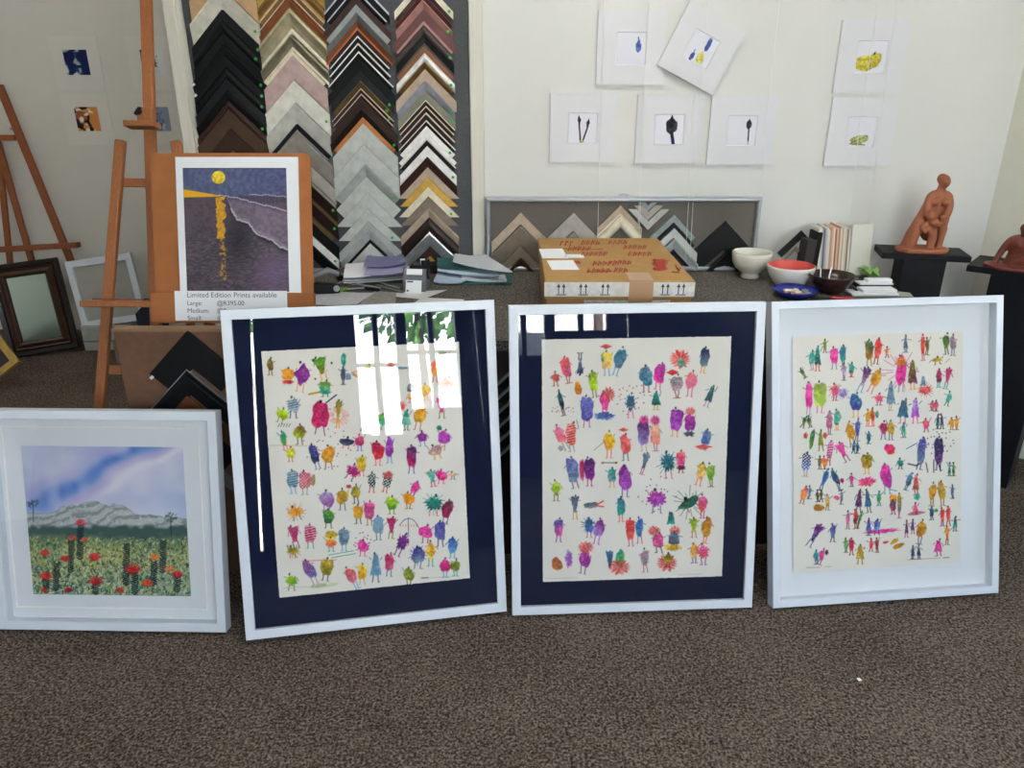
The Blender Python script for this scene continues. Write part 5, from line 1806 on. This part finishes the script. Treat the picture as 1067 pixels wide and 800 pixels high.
for (x0, y0, x1, y1, lab) in ((881, 286, 903, 297, 'black marker pen pointing at the white cards, right one'), (866, 283, 893, 303, 'black marker pen beside the dark brown bowl, left one')):
    a, b = at(x0, y0, Z=ZT + .008), at(x1, y1, Z=ZT + .008)
    d = (b - a)
    o = MB().tube([Vector(), d * .04, d * .55, d * .56, d * .92, d], [.005, .0065, .0065, .0075, .0075, .004], 12).build('marker_pen', M_BLACK, loc=a); tag(o, lab, 'pen')
    MB().tube([d * .545, d * .56], [.0078, .0078], 12).build('cap_ring', M_STEEL, o)
a, b = at(849, 309.5, Z=ZT + .006), at(889, 311.5, Z=ZT + .006); d = b - a; sd_ = d.cross(Vector((0, 0, 1))).normalized()
kn_ = empty('craft_knife', loc=a); tag(kn_, 'craft knife with red handle and steel blade before the brown bowl', 'knife')
MB().tube([d * .42, d * .46, d * .7, d * .95, d], [.004, .007, .0075, .007, .004], 12).build('handle', mat('red_plastic', 'b3262c', .4), kn_)
MB().bar(d * .0 + Vector((0, 0, -.002)), d * .44 + Vector((0, 0, -.002)), .010, .0012, up=(0, 0, 1)).build('blade', M_STEEL, kn_)
gl = MB()
gr_ = random.Random(12)
base = at(907, 290, Z=ZT)
for k in range(9):
    ang = k * .7; L_ = .045 + .025 * gr_.random()
    pts = [Vector((0, 0, .004)), Vector((math.cos(ang) * L_ * .5, math.sin(ang) * L_ * .5, .022 + .02 * gr_.random())), Vector((math.cos(ang) * L_, math.sin(ang) * L_, .012 + .02 * gr_.random()))]
    w_ = Vector((-math.sin(ang), math.cos(ang), .3)) * .016
    v0 = [gl.bm.verts.new(pts[0]), gl.bm.verts.new(pts[1] + w_), gl.bm.verts.new(pts[2]), gl.bm.verts.new(pts[1] - w_)]
    v1 = [gl.bm.verts.new(v.co - Vector((0, 0, .0012))) for v in v0]
    gl.bm.faces.new(v0); gl.bm.faces.new(v1[::-1])
    for i in range(4): gl.bm.faces.new((v0[i], v1[i], v1[(i + 1) % 4], v0[(i + 1) % 4]))
o = gl.build('leaf_sprig', mat('pale_leaf_green', '8fb56a', .5, var=.15, vscale=40), loc=base + Vector((0, .03, 0)), rot=(0, 0, .3)); tag(o, 'pale green artificial leaf sprig behind the white cards', 'leaf sprig')
o = sheet('paper_sheet', [(930, 303), (948, 305), (952, 309.5), (936, 309)], ZT, mat('torn_grey_paper', 'a9a69e', .8), 'torn scrap of grey paper at the right end of the counter', 'paper')
# ------------------------------------------------------------------ clutter at the left of the counter
M_LILAC = mat('lilac_brochure', '9d9bc0', .5, var=.08, vscale=20)
M_PLEAF = mat('printed_leaflet', 'b9bcc0', .6, var=.12, vscale=40)
M_GREYNEWS = mat('grey_printed_paper', '8d8883', .8, var=.25, vscale=45)
sheet('paper_sheet', [(333, 303), (391, 306), (372, 318), (322, 318)], ZT, M_PLEAF, 'printed white leaflet nearest the cardboard holder', 'paper', curl=.004)
sheet('paper_sheet', [(391, 303), (413, 305), (412, 319), (374, 318)], ZT, M_GREYNEWS, 'grey printed sheet right of the white leaflet beside the holder', 'paper', curl=.002)
sheet('paper_sheet', [(412, 305), (466, 302), (440, 312), (412, 309)], ZT, mat('pale_paper', 'cfd0cd', .8), 'white sheet lying under the grey tape dispenser', 'paper')
sheet('paper_sheet', [(440, 310), (484, 312), (478, 318), (428, 318)], ZT + .0008, mat('pale_paper', 'cfd0cd'), 'white sheet nearest the frame edge, right of the tape dispenser', 'paper')
z = ZT
for k, (cs, m, lab, cu) in enumerate((
    ([(366, 284), (426, 276), (428, 291), (358, 296)], M_WHITEP, 'bottom white brochure of the left brochure pile', .003),
    ([(363, 283), (424, 277), (424, 289), (357, 294)], M_PLEAF, 'grey brochure in the middle of the left brochure pile', .004),
    ([(360, 277), (392, 272), (400, 286), (358, 291)], M_WHITEP, 'cream brochure at the left of the brochure pile', .006),
    ([(384, 280), (424, 276), (425, 285), (379, 288)], M_LILAC, 'lilac brochure with a pale front on the brochure pile', .008),
    ([(383, 269), (420, 266), (423, 276), (379, 280)], mat('violet_brochure', '76749c', .5, var=.1, vscale=20), 'topmost violet brochure on the left brochure pile', .010))):
    sheet('brochure', cs, ZT + .005 + k * .0115, m, lab, 'brochure', 'brochures in the left pile', cu, .004 if k < 4 else .003)
# teal folder with booklets
fo = slab('folder', 456, 533, 296.5, ZT, .17, .004, mat('teal_folder', '1f5f5c', .5, var=.1), 'teal card folder under the white booklets on the counter', 'folder', .0)
sheet('booklet', [(456, 286), (497, 289), (480, 296), (452, 295)], ZT + .006, mat('pale_blue_paper', 'b3c3d6', .6), 'pale blue booklet at the left of the teal folder', 'booklet', None, .004, .006)
sheet('booklet', [(480, 288), (526, 289), (528, 295), (482, 293)], ZT + .006, mat('white_booklet', 'ccd2d8', .6), 'white booklet at the front of the teal folder', 'booklet', None, .004, .008)
sheet('booklet', [(458, 274), (505, 279), (520, 290), (456, 284)], ZT + .024, mat('pale_blue_booklet', 'b9c8d4', .6), 'pale blue booklet in the middle of the folder pile', 'booklet', None, .006, .010)
sheet('folder', [(455, 266), (478, 266), (505, 280), (456, 279)], ZT + .044, mat('teal_folder', '1f5f5c'), 'teal flap standing out at the left of the booklet pile', 'folder', None, .004, .002)
sheet('booklet', [(474, 266), (506, 268), (534, 281), (532, 287)][:2] + [(534, 286), (472, 275)], ZT + .056, mat('white_booklet', 'ccd2d8'), 'topmost white booklet on the teal folder', 'booklet', None, .008, .004)
# tape dispenser with label
td = empty('label_printer', loc=at(432, 304, Z=ZT) + Vector((0, .0, 0)), rot=(0, 0, R(-6)))
tag(td, 'grey label printer with a white label on its front, on the counter', 'label printer')
M_GRP = mat('grey_plastic', '6d7073', .45)
MB().prism([(0, 0), (.085, 0), (.085, .055), (.06, .075), (.02, .085), (.0, .04)], -.043, .043, M=Matrix(((0, 0, 1, 0), (1, 0, 0, 0), (0, 1, 0, 0), (0, 0, 0, 1)))).build('body', M_GRP, td)
LM = Matrix.Translation((0, .010, .0625)) @ Matrix.Rotation(math.atan2(.045, .02), 4, 'X')
MB().box((-.030, -.048, -.0), (.030, .0, .002), M=Matrix.Translation((0, -.002, .045)) @ Matrix.Rotation(R(68), 4, 'X')).build('front_label', M_WHITEP, td)
MB().box((-.026, -.008, .002), (-.002, -.003, .0026), M=Matrix.Translation((0, -.002, .045)) @ Matrix.Rotation(R(68), 4, 'X')).box((-.026, -.043, .002), (-.018, -.037, .0026), M=Matrix.Translation((0, -.002, .045)) @ Matrix.Rotation(R(68), 4, 'X')).build('label_print', M_INK, td)
MB().box((-.030, -.022, .0), (.030, .0, .002), M=Matrix.Translation((0, .0175, .0835)) @ Matrix.Rotation(R(65), 4, 'X')).build('upper_label', M_WHITEP, td)
MB().tube([(-.043, .05, .06), (-.049, .05, .06)], .022, 20).tube([(.043, .05, .06), (.049, .05, .06)], .022, 20).build('side_disc', M_BLACK, td)
tb = slab('tape_gun', 431, 455, 285, ZT, .07, .035, M_BLACK, 'black tape gun standing behind the grey label printer', 'tape gun', .1)
MB().tube([(0, .02, .0), (0, .02, .055)], .021, 20, ).build('tape_roll', M_BLACKM, tb)
MB().box((-.018, .006, .036), (.002, .014, .06), bev=.002).build('white_tab', M_WHITEP, tb)
# staple gun
sgp = at(338, 306, Z=ZT)
st = empty('staple_gun', loc=sgp, rot=(0, 0, R(20)))
tag(st, 'grey and silver staple gun standing beside the cardboard holder', 'staple gun')
MB().prism([(-.06, 0), (.055, 0), (.06, .03), (-.02, .045), (-.06, .035)], -.014, .014, M=Matrix.Rotation(PI / 2, 4, 'X')).build('body', M_BLACK, st)
MB().tube([(-.055, 0, .03), (-.03, 0, .075), (.02, 0, .088), (.06, 0, .07)], [.011, .012, .012, .009], 12).build('lever', M_GRP, st)
MB().tube([(.045, -.016, .02), (.045, .016, .02)], .012, 16).build('pivot', M_STEEL, st)
# scissors with green handles
sp = at(362, 301, Z=ZT + .006)
sc_ = empty('scissors', loc=sp, rot=(0, 0, R(15)))
tag(sc_, 'scissors with lime green handles among the papers on the counter', 'scissors')
M_LIME = mat('lime_plastic', '6f9a2e', .4)
for s in (-1, 1):
    ringp = [Vector((-.045 + .022 * math.cos(t * PI / 8), s * .016 + .013 * math.sin(t * PI / 8), 0)) for t in range(17)]
    MB().tube(ringp, .0045, 8).tube([(-.025, s * .012, 0), (0, 0, 0)], .005, 8).build('handle', M_LIME, sc_)
    MB().bar((0, 0, s * .0012), (.085, s * -.004, s * .0012), .012, .0016, up=(0, 0, 1)).build('blade', M_STEEL, sc_)
def lying(x0, y0, x1, y1, r, m, name, lab, cat):
    a, b = at(x0, y0, Z=ZT + r), at(x1, y1, Z=ZT + r); d = b - a
    o = MB().tube([Vector(), d * .08, d * .9, d], [r * .3, r, r, r * .7], 12).build(name, m, loc=a); tag(o, lab, cat); return o
p_ = lying(392, 297, 420, 304.5, .005, M_GRP, 'pen', 'grey pen lying left of the label printer', 'pen')
p_ = lying(372, 296, 396, 300.5, .0045, M_STEEL, 'pen', 'silver pen lying beside the green handled scissors', 'pen')
lying(380, 300, 395, 302, .008, M_BLACK, 'marker_pen', 'short black marker among the pens before the brochures', 'pen')
cp = [at(x, y, Z=ZT + .004) for x, y in ((350, 296), (360, 293), (368, 297), (380, 294), (392, 292), (404, 297), (416, 300))]
o = MB().tube([p - cp[0] for p in cp], .003, 8).build('cable', mat('grey_cable', '8b8d8e', .5), loc=cp[0]); tag(o, 'thin grey cable curling across the left of the counter', 'cable')
o = slab('tool_box', 352, 372, 292, ZT, .05, .02, M_BLACKM, 'small black tin behind the green handled scissors', 'tin', .3)
MB().box((-.02, .01, .02), (.02, .04, .022)).build('lid', M_GRP, o)

# ------------------------------------------------------------------ pedestals and terracotta figures
def pedestal(cx_, cy_, yaw, half, half_y, ch, ztop, label):
    r = empty('pedestal', loc=(cx_, cy_, 0), rot=(0, 0, R(yaw)))
    tag(r, label, 'pedestal', None)
    MB().box((-ch, -ch, 0), (ch, ch, ztop - .024), bev=.002).build('column', M_BLACKM, r)
    MB().box((-half, -half_y, ztop - .024), (half, half_y, ztop), bev=.002).build('top_plate', M_BLACKM, r)
    return r
Z1, Z2 = .915, .880
pedestal(1.640, 3.05, -14, .160, .085, .078, Z1, 'black pedestal in the corner carrying the standing terracotta group')
pedestal(2.000, 2.905, -40, .20, .12, .115, Z2, 'black pedestal at the right edge carrying the seated dark figure')

def clay(name, chains, balls, slab_poly, slab_h, m, voxel, loc, rotz, label, cat):
    """model clay limbs as tapering tubes and lumps, fused into one surface"""
    b = MB()
    for pts, rs in chains:
        # subdivide a chain smoothly
        P = [Vector(p) for p in pts]
        out, ro = [], []
        for i in range(len(P) - 1):
            p0, p1, p2, p3 = P[max(i - 1, 0)], P[i], P[i + 1], P[min(i + 2, len(P) - 1)]
            for s in range(4):
                t = s / 4
                out.append(.5 * ((2 * p1) + (p2 - p0) * t + (2 * p0 - 5 * p1 + 4 * p2 - p3) * t * t + (3 * p1 - p0 - 3 * p2 + p3) * t ** 3))
                ro.append(rs[i] + (rs[i + 1] - rs[i]) * t)
        out.append(P[-1]); ro.append(rs[-1])
        b.tube(out, ro, 14)
        b.ball(P[0], rs[0] * .98); b.ball(P[-1], rs[-1] * .98)
    for c, r, s in balls:
        b.ball(c, r, sc=s)
    if slab_poly:
        b.prism(slab_poly, 0, slab_h)
    o = b.build(name, m)
    md = o.modifiers.new('fuse', 'REMESH'); md.mode = 'VOXEL'; md.voxel_size = voxel
    ms = o.modifiers.new('soften', 'SMOOTH'); ms.iterations = 4; ms.factor = .5
    bpy.context.view_layer.update()
    me = bpy.data.meshes.new_from_object(o.evaluated_get(bpy.context.evaluated_depsgraph_get()))
    old = o.data
    o.modifiers.clear(); o.data = me
    bpy.data.meshes.remove(old)
    me.polygons.foreach_set('use_smooth', [True] * len(me.polygons))
    me.materials.clear(); me.materials.append(m)
    o.location = loc; o.rotation_euler = (0, 0, rotz)
    tag(o, label, cat)
    return o
S = .00061
def c_(x, z, y=0.0): return Vector(((x - 222) * S, y, (580 - z) * S))
ch = [
    # tall figure: trunk, neck
    ([c_(262, 470, .018), c_(266, 380, .022), c_(272, 300, .02), c_(278, 235, .016), c_(278, 195, .012)], [.032, .031, .033, .027, .016]),
    ([c_(276, 215, .012), c_(282, 155, .006)], [.017, .0145]),
    # shoulders and arms
    ([c_(256, 218, .016), c_(229, 236, .012), c_(212, 292, .002), c_(214, 345, -.022), c_(252, 372, -.034)], [.017, .018, .017, .013, .009]),
    ([c_(298, 216, .016), c_(326, 236, .010), c_(338, 292, 0), c_(324, 345, -.018), c_(292, 372, -.034)], [.017, .020, .018, .014, .009]),
    # her legs and skirt
    ([c_(230, 410, .01), c_(180, 420, -.008), c_(158, 470, -.012), c_(140, 545, -.008)], [.024, .022, .019, .020]),
    ([c_(190, 400, .02), c_(160, 480, .02), c_(140, 560, .018)], [.022, .024, .026]),
    ([c_(290, 405, .01), c_(318, 420, -.012), c_(320, 480, -.012), c_(316, 560, -.008)], [.024, .019, .015, .014]),
    ([c_(316, 556, -.008), c_(298, 566, -.028)], [.012, .010]),
    ([c_(226, 250, .012), c_(202, 340, .012), c_(172, 440, .012), c_(146, 556, .008)], [.016, .020, .024, .026]),
    ([c_(336, 260, .010), c_(334, 380, .008), c_(324, 470, .004), c_(322, 560, 0)], [.014, .018, .016, .016]),
    # child standing before her
    ([c_(222, 405, -.026), c_(232, 430, -.028), c_(250, 470, -.028), c_(248, 560, -.026)], [.014, .015, .013, .010]),
    ([c_(262, 430, -.026), c_(268, 500, -.028), c_(262, 560, -.026)], [.013, .011, .009]),
    ([c_(205, 400, -.03), c_(180, 420, -.034), c_(200, 445, -.04)], [.012, .010, .007]),
    ([c_(245, 400, -.032), c_(278, 395, -.042), c_(300, 385, -.046)], [.012, .010, .008]),
]
bl = [(c_(284, 138, .002), .024, (.92, 1.0, 1.15)), (c_(272, 122, .010), .021, (.9, 1, 1)), (c_(286, 140, -.022), .005, (.7, 1.2, 1)),
      (c_(247, 262, -.012), .016, (1, .9, 1)), (c_(305, 265, -.012), .016, (1, .9, 1)), (c_(224, 345, -.034), .022, (1, 1, 1.05)), (c_(222, 352, -.056), .005, (.8, 1, 1)),
      (c_(288, 352, -.036), .010, (1, 1, 1)), (c_(205, 345, -.03), .012, (1, 1, 1)), (c_(240, 380, -.04), .018, (1.1, .8, .9))]
pol = [(-.097, -.02), (-.07, -.055), (.02, -.064), (.075, -.05), (.098, -.02), (.09, .03), (.04, .05), (-.06, .05), (-.092, .03)]
clay('sculpture', ch, bl, pol, .018, M_TERRA, .0032, (1.628, 3.035, Z1), R(-6), 'terracotta sculpture of a tall figure embracing a child, on the corner pedestal', 'sculpture')
def d_(x, z, y=0.0): return Vector(((x - 730) * .00062, y, (668 - z) * .00062))
ch2 = [
    ([d_(700, 640, .01), d_(705, 590, .012), d_(716, 530, .008), d_(722, 490, .004), d_(726, 470, 0)], [.034, .028, .034, .026, .012]),
    ([d_(726, 480, 0), d_(732, 450, -.004)], [.012, .013]),
    ([d_(705, 492, .006), d_(668, 505, .006), d_(632, 560, .002), d_(606, 640, -.006)], [.020, .017, .013, .010]),
    ([d_(606, 640, -.006), d_(575, 650, -.014)], [.009, .007]),
    ([d_(742, 488, .004), d_(780, 490, 0), d_(815, 520, -.014), d_(800, 575, -.032)], [.020, .017, .013, .010]),
    ([d_(710, 632, -.006), d_(770, 600, -.03), d_(822, 560, -.034), d_(838, 610, -.03), d_(842, 655, -.026)], [.030, .024, .019, .015, .012]),
    ([d_(715, 640, .02), d_(790, 645, .01), d_(860, 650, 0), d_(930, 655, -.01)], [.030, .024, .018, .012]),
    ([d_(842, 655, -.026), d_(872, 660, -.036)], [.010, .007]),
]
bl2 = [(d_(730, 432, -.006), .0225, (.9, 1, 1.1)), (d_(726, 420, .002), .021, (1.0, 1, .9)), (d_(738, 438, -.028), .005, (.7, 1.1, 1)), (d_(708, 522, -.018), .014, (1, .8, 1)), (d_(736, 524, -.018), .014, (1, .8, 1))]
pol2 = [(-.115, -.03), (-.06, -.07), (.06, -.075), (.13, -.05), (.135, .02), (.08, .055), (-.07, .055), (-.11, .02)]
clay('sculpture', ch2, bl2, pol2, .014, M_TERRAD, .0032, (1.930, 2.885, Z2), R(-32), 'dark red clay sculpture of a seated figure propped on one arm', 'sculpture')

# ------------------------------------------------------------------ view
SC.view_settings.view_transform = 'Standard'
SC.view_settings.look = 'None'
SC.view_settings.gamma = 1.0
SC.view_settings.use_curve_mapping = False
SC.view_settings.exposure = EXPO
SC.cycles.max_bounces = 10
SC.cycles.diffuse_bounces = 6
SC.cycles.transparent_max_bounces = 16
SC.cycles.sample_clamp_indirect = 8.0
SC.cycles.caustics_reflective = False
SC.cycles.caustics_refractive = False
SC.cycles.use_denoising = True
